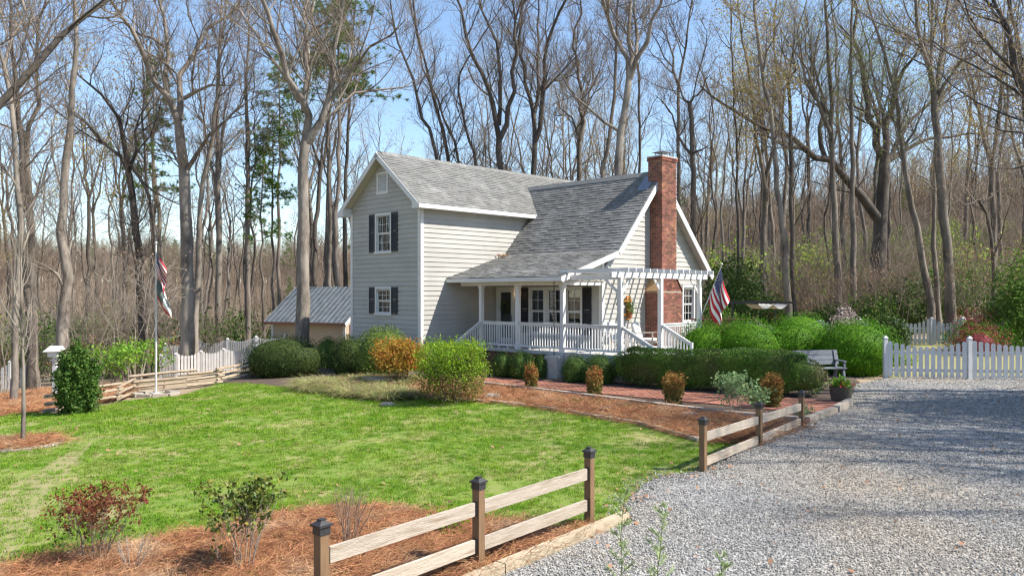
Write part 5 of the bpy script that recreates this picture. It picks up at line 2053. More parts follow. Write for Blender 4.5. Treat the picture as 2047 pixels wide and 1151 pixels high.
def long_hedge():
    a, b = Vector(on_ground(1250, 25.2)), Vector(on_ground(1622, 21.6))
    t = thing('long_hedge', (a + b) / 2, 'long clipped dark green hedge running beside the brick path', 'hedge')
    rng = np.random.default_rng(77)
    d = (b - a)
    L = d.length + .8
    hd = Vector((d.x, d.y, 0)).normalized()
    nd = Vector((-hd.y, hd.x, 0))
    c = (a + b) / 2
    p, nr = shell_points(26000, rng, L / 2 + .2, .62, .62, .035, .22, 4.2, -1.0, 9)
    # spread samples along the run evenly
    hz = .62
    mid = Vector((c.x, c.y, 0))

    def W(v):
        x = v[:, 0]
        lift = GA(mid.x + hd.x * x, mid.y + hd.y * x)
        return np.column_stack([mid.x + hd.x * x + nd.x * v[:, 1], mid.y + hd.y * x + nd.y * v[:, 1], v[:, 2] + lift + hz - .05 + .05 * np.sin(x * 1.3)])

    def WN(v):
        return np.column_stack([hd.x * v[:, 0] + nd.x * v[:, 1], hd.y * v[:, 0] + nd.y * v[:, 1], v[:, 2]])
    # flat faces sampled as a box so that the long sides are filled evenly
    n = 24000
    face = rng.choice(5, n, p=[.36, .12, .42, .05, .05])
    u = rng.uniform(-1, 1, n)
    v = rng.uniform(-1, 1, n)
    q = np.zeros((n, 3))
    nn = np.zeros((n, 3))
    for f, (ax, s) in enumerate(((1, -1), (1, 1), (2, 1), (0, -1), (0, 1))):
        k = face == f
        o = [i for i in range(3) if i != ax]
        q[k, ax] = s
        q[k, o[0]] = u[k]
        q[k, o[1]] = v[k]
    pw = 3.4
    q = q / ((np.abs(q) ** np.array([9., pw, pw])).sum(1) ** (1 / pw))[:, None]
    nn = unit(np.sign(q) * np.abs(q) ** (pw - 1))
    q[:, 0] = np.sign(q[:, 0]) * np.abs(q[:, 0])
    dep = 1 - .16 * rng.uniform(0, 1, n) ** 1.8
    lump = 1 + .035 * np.sin(q[:, 0] * 17 + 3 * q[:, 2]) + .03 * np.sin(q[:, 0] * 31 + 5 * q[:, 1])
    sc = np.array([L / 2, .62, .61])
    qq = q * sc
    off = nn * ((dep * lump - 1) * .55)[:, None]
    V, Q = leaves(W(qq + off), .05, rng, WN(nn), flat=.7)
    part('foliage', arrays_mesh('foliage', V, [Q]), 'hedge', t)
    cv, cq = core_mesh(L / 2, .60, .56, 4.5, -1.0, 1.0)
    cv = cv * np.array([.97, .8, .8])
    # resample the core along its run
    part('inner_foliage', arrays_mesh('inner_foliage', W(cv), [cq]), 'hedge', t, smooth=True)


long_hedge()

# ------------------------------------------------------------------ open garden shrubs
b = gp(800, 772)
loose_shrub('nandina', b, 1.38, 1.55, 'orange and gold leaved nandina mound below the house corner', 'shrub', 'nandina_orange', .075, 5200, 9, 21, round_top=True, zmin=.42, spread=.085, up=.2, dens=1.3, thick=1.3, shell=5500)
b = gp(903, 806)
loose_shrub('spirea', b, 1.62, 1.95, 'tall yellow-green spirea shrub with brown lower twigs', 'shrub', 'spirea', .065, 7500, 14, 22, low_mat='spirea_low', zsplit=.46, zmin=.1, spread=.085, up=.25, dens=1.3, round_top=True, w_base=.13, shell=5200)
for i, (px, py, h, w, lab) in enumerate(((1062, 785, .80, .44, 'first and narrowest small orange nandina beside the brick path'), (1188, 797, .82, .50, 'small reddest nandina second along the brick path'),
                                         (1346, 810, .80, .62, 'plump small nandina third along the brick path'), (1543, 815, .80, .58, 'small nandina behind the far board fence'))):
    clipped_bush('small_nandina', gp(px, py), w / 2, w / 2, h, 'nandina_red', lab, 'shrub', n=2600, size=.06, lump=.14, power=2.8, seed=30 + i, depth=.5, core=.55, low=-.98, flat=1.0, taper=.42, low_mat='nandina_low', zsplit=.55, group='small nandinas beside the path')
loose_shrub('hydrangea', gp(1470, 835), .92, .85, 'pale gray-green leafy plant beside the middle far fence post', 'plant', 'gray_green', .085, 750, 8, 41, twig='pale_twig', zmin=.2, spread=.06)
loose_shrub('hydrangea', gp(1512, 832), .6, .55, 'smaller pale leafy plant behind the board fence rail', 'plant', 'gray_green', .08, 420, 6, 42, twig='pale_twig', zmin=.2, spread=.05)
loose_shrub('flower_clump', gp(1606, 842), .32, .4, 'low green and white clump beside the last fence post', 'plant', 'gray_green', .07, 240, 6, 43, zmin=.1, spread=.05)
b = gp(155, 828)
clipped_bush('conical_evergreen', b, .60, .60, 2.0, 'arborvitae', 'dense dark pyramidal evergreen beside the white bird feeder', 'evergreen', n=11000, size=.09, lump=.26, power=1.6, seed=51, depth=.6, core=.45, low=-.85, flat=1.6)
loose_shrub('leafy_shrub', on_ground(232, 29.5), 1.45, 1.9, 'fresh green leafy shrub behind the split rail fence', 'shrub', 'fresh_green', .11, 1500, 10, 52, zmin=.12, spread=.11)
loose_shrub('leafy_shrub', on_ground(272, 31.0), 1.6, 1.1, 'fresh green leafy shrub with taller shoots near the flagpole', 'shrub', 'fresh_green', .11, 750, 7, 53, zmin=.12, spread=.11)
loose_shrub('climbing_plant', on_ground(328, 29.5), 1.75, .6, 'thin leafy climber on trellis just past the flagpole', 'plant', 'fresh_green', .10, 260, 5, 54, zmin=.4, spread=.08)
# front bed
loose_shrub('red_leaf_shrub', gp(190, 1132), .82, 1.15, 'open red-leaved shrub at the edge of the front bed', 'shrub', 'red_leaf', .042, 2300, 9, 61, low_mat='mid_green', zsplit=.52, zmin=.06, spread=.022, up=.4, w_base=.1, t0=.08)
loose_shrub('camellia', gp(490, 1146), .98, .95, 'dark glossy camellia with yellowing leaves in pine straw', 'shrub', 'camellia', .056, 1300, 7, 62, zmin=.06, spread=.025, t0=.08, up=.45, twig='pale_twig')
loose_shrub('bare_shrub', gp(700, 1098), .82, .75, 'bare brown upright stems behind the lower fence panel', 'shrub', 'bud', .03, 0, 12, 63, twig='brush_twig', up=.6, dens=.6)
loose_shrub('bare_shrub', gp(262, 1150), .5, .6, 'low thin bare twigs in straw between the two front shrubs', 'shrub', 'bud', .03, 0, 9, 66, twig='pale_twig', up=.4, dens=.5)
loose_shrub('low_green_shrub', gp(893, 1072), .32, .6, 'low yellow-green shrub seen through the fence rails', 'shrub', 'spirea', .05, 420, 8, 64, zmin=.1, spread=.04)


def feathery(px, py_top, Y, lean, label, seed):
    """tall feathery weed: stem with whorls of fine drooping leaflets"""
    rng = np.random.default_rng(seed)
    base = on_ground(px, Y)
    top = P(px + lean, py_top, Y)
    t = thing('feathery_plant', base, label, 'plant', 'feathery plants at the drive edge')
    n = 9
    st = [np.array(base) + (np.array(top) - np.array(base)) * (k / (n - 1)) + rng.normal(0, .012, 3) for k in range(n)]
    part('stem', MB().tube([tuple(q) for q in st], list(np.linspace(.007, .002, n)), 5), 'mid_green', t)
    st = np.array(st)
    polys = []
    L = np.linalg.norm(st[-1] - st[0])
    for k in range(26):
        u = .2 + .8 * (k + rng.uniform(0, 1)) / 26
        x = u * (n - 1)
        j = min(int(x), n - 2)
        p = st[j] + (st[j + 1] - st[j]) * (x - j)
        a = rng.uniform(0, 6.28)
        ln = (.24 * (1.04 - u) + .05) * rng.uniform(.5, 1.3)
        d = np.array([math.cos(a), math.sin(a), .75])
        d /= np.linalg.norm(d)
        e = p + d * ln
        e2 = e + np.array([d[0], d[1], -.1]) * ln * .3
        polys.append((np.array([p, e, e2]), np.array([.003, .0022, .001])))
        for m in range(22):
            w = rng.uniform(.15, 1)
            q = p + d * ln * w
            dd = unit(rng.normal(size=3) * .6 + d * .9 + np.array([0, 0, .5]))
            polys.append((np.array([q, q + dd * .03, q + dd * .055 + np.array([0, 0, -.006])]), np.array([.0030, .0026, .001])))
    V, Q = bulk_tubes(polys, 3)
    part('leaflets', arrays_mesh('leaflets', V, [Q]), 'feather', t)


feathery(1228, 985, 6.6, 22, 'tall feathery pale green weed in front of timber end', 81)
feathery(1290, 1005, 6.4, 42, 'leaning feathery pale green weed on the gravel', 82)
feathery(1428, 1112, 6.3, 16, 'shortest feathery weed tip standing alone over gravel', 83)

# ------------------------------------------------------------------ sapling in its ring
sb = gp(45, 893)
sp = thing('sapling', sb, 'slender young bare tree in a round straw bed', 'tree')
tr = Tree(91, size=.62, dens=.8, up=.6, thick=1.5)
tr.DEN = {1: 4.2, 2: 2.2, 3: 1.0}
tr.LEN = {1: 2.0, 2: .9, 3: .5}
tr.maxlev = 2
topz = CZ - (470 - HY) / F * sb.y
tr.limb([np.array(sb) + np.array([0, 0, -.1]), np.array([sb.x + .02, sb.y, sb.z + 1.5]), np.array([sb.x - .02, sb.y, sb.z + 3.0]), np.array([sb.x - .03, sb.y, topz])], .052, .012, t0=.42, wob=.015)
V, Q = bulk_tubes(tr.limbs, 7)
part('trunk', arrays_mesh('trunk', V, [Q]), 'pale_bark', sp, smooth=True)
V, Q = bulk_tubes(tr.twigs, 4)
part('crown', arrays_mesh('crown', V, [Q]), 'pale_twig', sp)
rg = thing('ring_edging', sb, 'curved stone edging ring round the young tree', 'edging')
for i in range(26):
    a0, a1 = 6.283 * i / 26, 6.283 * (i + .93) / 26
    m_ = MB()
    q = []
    for z in (-.05, .075 + .01 * (i % 3)):
        for r, a in ((.70, a0), (.70, a1), (.82, a1), (.82, a0)):
            x, y = sb.x - .05 + math.cos(a) * r, sb.y + math.sin(a) * r
            q.append((x, y, G(x, y) + z))
    part('edging_stone', m_.hexa(q), 'pale_stone', rg)
ring_poly = [(sb.x - .05 + math.cos(i / 20 * 6.283) * .71, sb.y + math.sin(i / 20 * 6.283) * .71) for i in range(20)]
sheet('ring_straw_bed', ring_poly, .045, 'straw_bed', .25)
left_straw = g2([(-60, 830), (0, 832), (60, 824), (115, 818), (200, 806), (260, 792), (255, 770), (150, 778), (60, 786), (-60, 800)])
sheet('back_straw_bed', left_straw, .02, 'straw_bed')


# ------------------------------------------------------------------ grass, straw, gravel
def blades(seed, n, rad, h, w, lean=.5, droop=.4):
    rng = np.random.default_rng(seed)
    a = rng.uniform(0, 6.283, n)
    r = rad * np.sqrt(rng.uniform(0, 1, n))
    b = np.column_stack([r * np.cos(a), r * np.sin(a), np.zeros(n) - .004])
    az = rng.uniform(0, 6.283, n)
    hh_ = h * rng.uniform(.5, 1.15, n)
    ln = lean * hh_ * rng.uniform(.2, 1.3, n)
    d = np.column_stack([np.cos(az), np.sin(az), np.zeros(n)])
    s = np.column_stack([-np.sin(az), np.cos(az), np.zeros(n)]) * (w / 2)
    mid = b + d * (ln * .4)[:, None] + np.column_stack([np.zeros(n), np.zeros(n), hh_ * .62])
    tip_ = b + d * ln[:, None] * 1.3 + np.column_stack([np.zeros(n), np.zeros(n), hh_ * (1 - droop * rng.uniform(0, 1, n))])
    V = np.stack([b - s, b + s, mid + s * .8, mid - s * .8, tip_], 1).reshape(-1, 3)
    i = np.arange(n) * 5
    return V, np.column_stack([i, i + 1, i + 2, i + 3]), np.column_stack([i + 3, i + 2, i + 4])


def euler_z(n, tilt=.12):
    return np.column_stack([RNG.normal(0, tilt, n), RNG.normal(0, tilt, n), RNG.uniform(0, 6.283, n)])


src = []
for k in range(5):
    V, q, t3 = blades(100 + k, 22, .085, .034 + .006 * k, .0065, .8)
    src.append((arrays_mesh('grass_tuft', V, [q, t3]), 'grass'))
x, y = rand_in(lawn_poly, lambda x, y: np.where(y < 12, 230, np.where(y < 18, 150, 85)))
thin = (np.sin(x * 1.1 + 2.3 * np.sin(y * .7)) + np.sin(y * 1.6 + 1.7 * np.sin(x * .9)) + .8 * np.sin(x * 3.1 - y * 2.3) + .6 * np.sin(x * 5.7 + y * 4.1)) / 3.4
keep = RNG.uniform(0, 1, len(x)) > np.clip((thin - .12) * 1.6, 0, .72)
keep &= (RNG.uniform(0, 1, len(x)) < .45) | ~in_poly(x + RNG.normal(0, .12, len(x)), y + RNG.normal(0, .12, len(x)), worn)
x, y = x[keep], y[keep]
z = GA(x, y) + .03
scatter('lawn_grass', np.column_stack([x, y, z]), euler_z(len(x)), RNG.uniform(.6, 1.25, len(x)) * np.where(y > 18, 1.35, 1.0), src, 'short bright green lawn grass with straw patches', 'grass')

src = []
for k in range(4):
    rng = np.random.default_rng(200 + k)
    polys = []
    for j in range(16):
        p = np.append(rng.normal(0, .07, 2), rng.uniform(0, .025))
        az = rng.uniform(0, 6.283)
        ln = rng.uniform(.10, .20)
        d = np.array([math.cos(az), math.sin(az), rng.uniform(-.05, .30)])
        q = p + d * ln * .5 + np.array([0, 0, rng.uniform(0, .02)])
        e = p + d * ln + np.array([rng.normal(0, .02), rng.normal(0, .02), rng.uniform(-.015, .02)])
        polys.append((np.array([p, q, e]), np.array([.0022, .0020, .0012])))
    V, q = bulk_tubes(polys, 3)
    src.append((arrays_mesh('straw_clump', V, [q]), 'straw'))
xs, ys, zs = [], [], []
for poly, lift, dn in ((front_bed, .026, 330), (straw_bed, .03, 170), (ring_poly, .05, 220), (left_straw, .024, 80)):
    x, y = rand_in(poly, lambda x, y, dn=dn: np.full(x.shape, float(dn)))
    xs.append(x)
    ys.append(y)
    x = x + RNG.normal(0, .07, len(x))
    y = y + RNG.normal(0, .07, len(x))
    xs[-1], ys[-1] = x, y
    zs.append(GA(x, y) + lift + .035 * RNG.uniform(0, 1, len(x)) * (np.sin(x * 5) * np.cos(y * 4) + 1))
x, y, z = np.concatenate(xs), np.concatenate(ys), np.concatenate(zs)
scatter('pine_straw', np.column_stack([x, y, z]), euler_z(len(x), .2), RNG.uniform(.8, 1.35, len(x)) * np.where(y > 15, 1.3, 1), src, 'loose rust-brown pine straw mulch on the beds', 'pine straw')

src = []
for k in range(6):
    rng = np.random.default_rng(300 + k)
    ph = (1 + 5 ** .5) / 2
    iv = np.array([(-1, ph, 0), (1, ph, 0), (-1, -ph, 0), (1, -ph, 0), (0, -1, ph), (0, 1, ph), (0, -1, -ph), (0, 1, -ph), (ph, 0, -1), (ph, 0, 1), (-ph, 0, -1), (-ph, 0, 1)], float)
    iv = unit(iv) * rng.uniform(.7, 1.2, (12, 1)) * np.array([1.15, .85, .6]) * .016
    it = np.array([(0, 11, 5), (0, 5, 1), (0, 1, 7), (0, 7, 10), (0, 10, 11), (1, 5, 9), (5, 11, 4), (11, 10, 2), (10, 7, 6), (7, 1, 8), (3, 9, 4), (3, 4, 2), (3, 2, 6), (3, 6, 8), (3, 8, 9), (4, 9, 5), (2, 4, 11), (6, 2, 10), (8, 6, 7), (9, 8, 1)])
    src.append((arrays_mesh('pebble', iv, [it]), 'pebble'))
x, y = rand_in(drive_poly, lambda x, y: np.where(y < 11.5, 1100, np.where(y < 15, 600, np.where(y < 26, 170, 0))), (-6, 17, 5.5, 25.5))
z = GA(x, y) + .022
scatter('drive_pebbles', np.column_stack([x, y, z]), RNG.uniform(0, 6.28, (len(x), 3)), RNG.uniform(.4, 1.15, len(x)) * np.where(y > 14, 1.2, 1.), src, 'loose gray crushed stone covering the drive', 'gravel')
# stray stones and dry leaves along the ragged drive edge
edge = np.array(smooth_outline(DRIVE_EDGE + [tuple(gp(1600, 852)[:2])], .03, 0, False))
k = RNG.integers(0, len(edge), 2600)
e2 = edge[k] + RNG.normal(0, .16, (2600, 2))
scatter('edge_pebbles', np.column_stack([e2, GA(e2[:, 0], e2[:, 1]) + .036]), RNG.uniform(0, 6.28, (2600, 3)), RNG.uniform(.4, 1.1, 2600), src, 'stray stones spilling from drive onto lawn edge', 'gravel')

# fallen leaves
src = []
for k in range(3):
    rng = np.random.default_rng(350 + k)
    V, q = leaves(np.zeros((1, 3)), .07, rng, np.array([[0, 0, 1.]]), flat=.3, aspect=.7)
    src.append((arrays_mesh('dead_leaf', V, [q]), 'tan_leaf'))
x, y = rand_in(lawn_poly, lambda x, y: np.full(x.shape, 2.2))
x2, y2 = rand_in(drive_poly, lambda x, y: np.full(x.shape, 2.0), (-6, 17, 5.5, 25.5))
e3 = edge[RNG.integers(0, len(edge), 260)] + RNG.normal(0, .3, (260, 2))
x, y = np.concatenate([x, x2, e3[:, 0]]), np.concatenate([y, y2, e3[:, 1]])
scatter('fallen_leaves', np.column_stack([x, y, GA(x, y) + .055]), euler_z(len(x), .3), RNG.uniform(.5, 1.2, len(x)), src, 'dry brown leaves strewn over lawn and drive', 'leaves')

# liriope and low groundcover
src = []
for k in range(4):
    V, q, t3 = blades(400 + k, 110, .12, .30, .015, 1.7, .95)
    src.append((arrays_mesh('liriope_clump', V, [q, t3]), 'liriope'))
lir = g2([(585, 782), (640, 790), (720, 800), (800, 806), (842, 800), (800, 782), (850, 764), (760, 762), (690, 766), (600, 768)])
x, y = rand_in(lir, lambda x, y: np.full(x.shape, 15.))
scatter('liriope', np.column_stack([x, y, GA(x, y) + .02]), euler_z(len(x), .05), RNG.uniform(.85, 1.3, len(x)), src, 'arching clumps of straw-tipped liriope at the bed front', 'groundcover')
src = []
for k in range(3):
    rng = np.random.default_rng(500 + k)
    V, q = leaves(rng.normal(0, 1, (40, 3)) * np.array([.07, .07, .03]) + np.array([0, 0, .06]), .05, rng)
    src.append((arrays_mesh('groundcover_clump', V, [q]), 'mid_green'))
gcv = g2([(1125, 810), (1190, 816), (1270, 826), (1345, 836), (1330, 826), (1240, 812), (1150, 803)])
x, y = rand_in(gcv, lambda x, y: np.full(x.shape, 60.))
scatter('groundcover', np.column_stack([x, y, GA(x, y) + .03]), euler_z(len(x), .1), RNG.uniform(.6, 1.2, len(x)), src, 'low green groundcover patch in the straw bed', 'groundcover')


# ------------------------------------------------------------------ trees drawn limb by limb
def hero(label, Y, trunk, wpx, limbs=(), bark='bark', t0=.4, leafm='bud', leafn=600, leafs=.075, seed=0, dens=1.9, top=None, name='bare_tree', twig='twig', trunk_spawn=True, size=1.0, up=.22):
    s = Y / F
    tr = Tree(seed + 1000, size=size, dens=dens, up=up)
    g = on_ground(trunk[0][0], Y)
    pts = [np.array(g) + np.array([0, 0, -.3])] + [np.array(P(x, y, Y)) for x, y in trunk[1:]]
    r0 = wpx * s / 2
    stub = bool(limbs) and min(math.hypot(pl[0][0] - trunk[-1][0], pl[0][1] - trunk[-1][1]) for pl, _, _ in limbs) > 9
    rt = .04 if stub else r0 * .62
    if not limbs or stub:
        d = unit(pts[-1] - pts[-2])
        pts.append(pts[-1] + d * 4 + tr.rng.normal(0, .3, 3))
    p = tr.limb(pts, r0 * 1.12, rt if limbs else .03, t0=t0, wob=.03, spawn=trunk_spawn, dens=.7)
    # root flare
    tr.limbs.append((np.array([pts[0], pts[0] + np.array([0, 0, .45]), pts[0] + np.array([0, 0, 1.1])]), np.array([r0 * 1.5, r0 * 1.22, r0 * 1.02])))
    for pl, dy, w in limbs:
        n = len(pl)
        q = [np.array(P(x, y, Y + dy * (i / (n - 1)) ** 1.3)) for i, (x, y) in enumerate(pl)]
        rr0 = w * s / 2
        end = .14
        if pl[-1][1] <= 12:
            d = unit(q[-1] - q[-2])
            d = unit(d + np.array([0, 0, .25]))
            q.append(q[-1] + d * 3.5 + tr.rng.normal(0, .4, 3))
            end = .15
        tr.limb(q, rr0, max(.018, rr0 * end), t0=.12, wob=.09)
    tm, cm, lm = tr.meshes(name, leafs, leafn, .3)
    t = thing(name, g, label, 'tree', 'bare hardwood trees round the house')
    part('trunk', tm, bark, t)
    if cm:
        part('crown', cm, twig, t)
    if lm:
        part('foliage', lm, leafm, t)
    return t


hero('pale slender trunk standing farthest left at the lawn edge', 27, [(28, 797), (30, 650), (40, 480), (36, 400), (30, 292), (23, 204), (8, 130)], 13, [([(8, 130), (10, 90), (24, 50), (40, 5)], 1, 7), ([(9, 135), (-5, 80), (-15, 20)], -1, 6)], 'pale_bark', seed=1)
hero('forked tree with two rising stems by the birdhouse', 36, [(70, 735), (62, 420), (55, 330), (53, 300)], 17, [([(53, 300), (45, 275), (36, 250), (28, 200), (20, 120), (35, 20)], 1.5, 11), ([(53, 300), (66, 262), (76, 235), (80, 195), (70, 145), (75, 60), (90, 0)], -1, 10)], seed=2)
hero('stout dark trunk just behind the birdhouse roof', 33, [(62, 742), (58, 600), (46, 470), (44, 330), (36, 200), (20, 60), (18, 0)], 17, bark='dark_bark', seed=3)
hero('tall pale bent trunk rising behind the dark evergreen', 34, [(122, 725), (128, 615), (137, 555), (128, 505), (122, 455), (128, 400), (133, 310), (142, 235), (146, 170), (155, 100), (152, 55), (148, 0)], 25, [([(126, 575), (112, 545), (80, 525)], -1, 7), ([(130, 545), (140, 500), (128, 480), (108, 440)], 1, 5)], 'pale_bark', seed=4, t0=.55)
hero('dark tree with three sweeping limbs above the split rail', 40, [(290, 715), (278, 520), (268, 420), (258, 347)], 19, [([(258, 347), (247, 320), (200, 275), (160, 240), (130, 200)], 1.5, 10), ([(257, 340), (248, 285), (225, 220), (205, 185), (165, 150), (140, 100)], -2, 12), ([(258, 340), (268, 290), (276, 250), (292, 200), (310, 160)], 1.5, 8), ([(262, 330), (285, 350), (300, 410), (312, 520)], -.5, 8)], 'dark_bark', seed=5)
hero('broad pale many-limbed tree between flagpole and picket fence', 38, [(370, 720), (376, 600), (371, 420), (367, 328), (358, 250)], 30, [
    ([(358, 250), (338, 212), (318, 168), (290, 120), (260, 72), (240, 30), (222, 0)], -3, 15), ([(357, 235), (347, 215), (338, 160), (340, 102), (330, 44), (318, 0)], 1, 14),
    ([(360, 240), (360, 195), (360, 146), (376, 122), (398, 87), (427, 55), (456, 29), (480, 0)], 2, 14), ([(368, 197), (391, 184), (438, 170), (449, 146), (456, 110)], -1.5, 9),
    ([(374, 340), (405, 292), (438, 255), (478, 212), (500, 160)], -3, 10), ([(368, 360), (350, 320), (322, 275), (310, 230)], 2, 7), ([(330, 95), (300, 75), (260, 60), (200, 30)], -1, 7)], 'pale_bark', seed=6, t0=.75)
hero('second pale trunk touching the many-limbed tree', 39, [(388, 720), (392, 600), (398, 480), (405, 380), (420, 300), (432, 200), (440, 100), (452, 0)], 15, bark='pale_bark', seed=7)
hero('straight slender trunk left of the shed ridge', 46, [(438, 700), (438, 420), (435, 219), (440, 100), (444, 0)], 15, seed=8)
hero('straight slender trunk above the shed eave end', 47, [(495, 700), (495, 420), (495, 255), (493, 160), (500, 60), (496, 0)], 13, seed=9)
hero('big pale forked tree standing before the shed', 36.5, [(606, 720), (606, 560), (605, 420), (608, 328), (611, 281)], 30, [
    ([(611, 281), (608, 234), (602, 201), (591, 182), (573, 128), (551, 73), (524, 0)], -2.5, 17), ([(608, 225), (607, 182), (610, 110), (613, 55), (617, 0)], 1, 14), ([(609, 200), (615, 150), (624, 80), (628, 0)], 2.5, 11),
    ([(613, 285), (628, 268), (650, 230), (661, 182), (672, 110), (678, 58), (690, 0)], -1, 17), ([(632, 255), (664, 223), (715, 186), (752, 173), (803, 170), (850, 150)], 2, 9), ([(653, 215), (708, 131), (745, 99), (781, 73), (810, 40)], -3, 10),
    ([(597, 204), (569, 146), (526, 95), (493, 40), (460, 7)], 2, 9)], 'pale_bark', seed=10, t0=.8, leafm='spring_leaf', leafn=260)
hero('slender trunk close against the house gable', 48, [(660, 690), (659, 420), (656, 300), (660, 200), (668, 80), (664, 0)], 11, seed=11)
hero('paired thin dark trunk behind the gable peak', 50, [(692, 690), (690, 420), (694, 300), (700, 200), (704, 90), (712, 0)], 11, bark='dark_bark', seed=12)
# behind the house
hero('dark leaning tree with long stems over the wing roof', 50, [(905, 700), (876, 322), (843, 231), (820, 142), (800, 100), (786, 40), (780, 0)], 13, bark='dark_bark', seed=20, leafm='spring_leaf', leafn=150)
hero('second dark leaning stem over the wing roof', 51, [(925, 700), (897, 323), (873, 224), (850, 125), (833, 60), (826, 0)], 13, bark='dark_bark', seed=21)
hero('thin leaning stem right behind the wing ridge', 53, [(958, 700), (918, 330), (895, 260), (872, 190), (850, 150), (835, 80)], 9, bark='dark_bark', seed=22)
hero('crooked dark tree low behind the wing ridge', 52, [(975, 700), (952, 335), (935, 275), (925, 220), (916, 155), (940, 110)], 11, bark='dark_bark', seed=23)
hero('tall black-stemmed tree forking into a wide vase', 48, [(1000, 690), (1000, 342), (998, 300), (998, 277)], 19, [
    ([(998, 277), (993, 234), (975, 178), (942, 102), (922, 40), (912, 0)], -2, 12), ([(997, 250), (998, 200), (1001, 139), (995, 92), (965, 16), (962, 0)], 1, 10), ([(998, 280), (1011, 251), (1024, 185), (1028, 120), (1028, 60), (1023, 0)], -1, 12), ([(1027, 82), (1036, 50), (1046, 0)], .5, 7)], 'dark_bark', seed=24)
hero('dark v-shaped tree over the middle of the roof', 49, [(1067, 690), (1067, 351), (1069, 290)], 16, [
    ([(1069, 290), (1064, 215), (1054, 172), (1038, 82), (1046, 0)], 1, 11), ([(1069, 285), (1081, 257), (1084, 185), (1090, 132), (1097, 82), (1117, 26), (1130, 0)], -1, 12), ([(1070, 270), (1074, 198), (1077, 115), (1080, 0)], 2, 9), ([(1084, 185), (1105, 165), (1130, 140), (1160, 105)], -2, 6)], 'dark_bark', seed=25)
hero('gray trunk with upswept stems near the roof junction', 52, [(1158, 690), (1158, 363), (1159, 285)], 14, [([(1159, 285), (1150, 250), (1120, 215), (1108, 170)], 1, 6), ([(1159, 280), (1161, 215), (1160, 155), (1150, 90), (1160, 0)], -1, 10), ([(1161, 250), (1175, 200), (1190, 140), (1200, 60)], 1.5, 6)], seed=26)
hero('leaning gray trunk beside the tall pale one', 46, [(1196, 690), (1204, 356), (1215, 297), (1222, 231), (1230, 149), (1232, 66), (1234, 0)], 15, seed=27, t0=.5)
hero('tall pale main tree rising over the chimney roof', 44, [(1232, 690), (1235, 352), (1239, 281), (1250, 215), (1257, 158)], 21, [
    ([(1257, 158), (1252, 112), (1232, 73), (1215, 35), (1199, 0)], -2, 12), ([(1257, 150), (1258, 82), (1253, 0)], 1, 13), ([(1259, 158), (1272, 128), (1295, 82), (1311, 26), (1320, 0)], -1.5, 13), ([(1272, 128), (1272, 80), (1269, 0)], 1.5, 9),
    ([(1236, 261), (1215, 248), (1199, 241), (1150, 191), (1120, 152), (1100, 120)], -2, 8)], 'pale_bark', seed=28, t0=.85)
hero('thin straight trunk close left of the chimney', 50, [(1277, 690), (1277, 345), (1278, 231), (1277, 149), (1270, 60)], 9, bark='dark_bark', seed=29, t0=.5)
hero('slim double trunk directly behind the chimney', 47, [(1356, 690), (1356, 380), (1356, 260), (1356, 172)], 10, [([(1356, 172), (1345, 130), (1335, 85), (1332, 20)], 1, 6), ([(1356, 170), (1368, 120), (1376, 60), (1380, 0)], -1, 6)], seed=30)
hero('gnarled crooked tree just past the chimney', 43, [(1375, 690), (1387, 400), (1383, 314), (1382, 231), (1378, 205)], 15, [([(1383, 310), (1372, 300), (1362, 280), (1340, 225), (1310, 190)], 1, 7), ([(1384, 305), (1400, 300), (1418, 290)], -1, 6), ([(1378, 205), (1365, 185), (1355, 160)], 1, 6), ([(1378, 210), (1385, 195), (1400, 180), (1420, 150)], -1, 6)], 'dark_bark', seed=31)
# woods on the far side
hero('thin dark trunk beyond the house flag', 46, [(1477, 660), (1475, 420), (1472, 300), (1468, 180), (1462, 90)], 8, bark='dark_bark', seed=40, leafm='gold_leaf', leafn=3400, leafs=.11)
hero('curving gray trunk behind the shade canopy', 41, [(1580, 655), (1568, 520), (1559, 420), (1546, 292), (1540, 219), (1524, 146), (1512, 60), (1510, 0)], 15, [([(1540, 240), (1552, 215), (1558, 180)], 1, 6), ([(1524, 146), (1535, 100), (1560, 40)], -1, 6)], seed=41, leafm='gold_leaf', leafn=3600, leafs=.11)
hero('straight dark trunk close behind the canopy post', 44, [(1588, 655), (1582, 420), (1580, 300), (1579, 182), (1574, 150)], 10, [([(1574, 160), (1560, 130), (1535, 125)], 1, 5), ([(1574, 158), (1585, 110), (1590, 40)], -1, 5)], 'dark_bark', seed=42)
hero('huge spreading oak with heavy horizontal limbs', 50, [(1752, 650), (1757, 520), (1762, 420), (1768, 320)], 34, [
    ([(1758, 440), (1728, 408), (1702, 368), (1676, 336), (1640, 316), (1602, 296), (1560, 262), (1522, 254), (1482, 230), (1440, 208), (1400, 172)], -4, 21), ([(1602, 296), (1560, 285), (1510, 262), (1470, 262)], -2, 8), ([(1560, 262), (1540, 225), (1500, 190), (1470, 180)], 2, 8), ([(1765, 330), (1790, 312), (1830, 290), (1870, 275), (1960, 266), (2010, 268)], 2, 12),
    ([(1767, 320), (1752, 270), (1740, 230), (1725, 160), (1712, 60), (1710, 0)], 2, 17), ([(1768, 322), (1780, 250), (1785, 200), (1800, 150), (1840, 110), (1848, 40)], -2, 17), ([(1770, 330), (1800, 270), (1850, 215), (1900, 170)], 3, 12),
    ([(1650, 318), (1640, 270), (1645, 200), (1620, 120), (1600, 40)], 1, 11), ([(1745, 235), (1700, 205), (1670, 190)], -2, 8)], 'dark_bark', seed=43, t0=.9, leafm='spring_leaf', leafn=2200, dens=1.8)
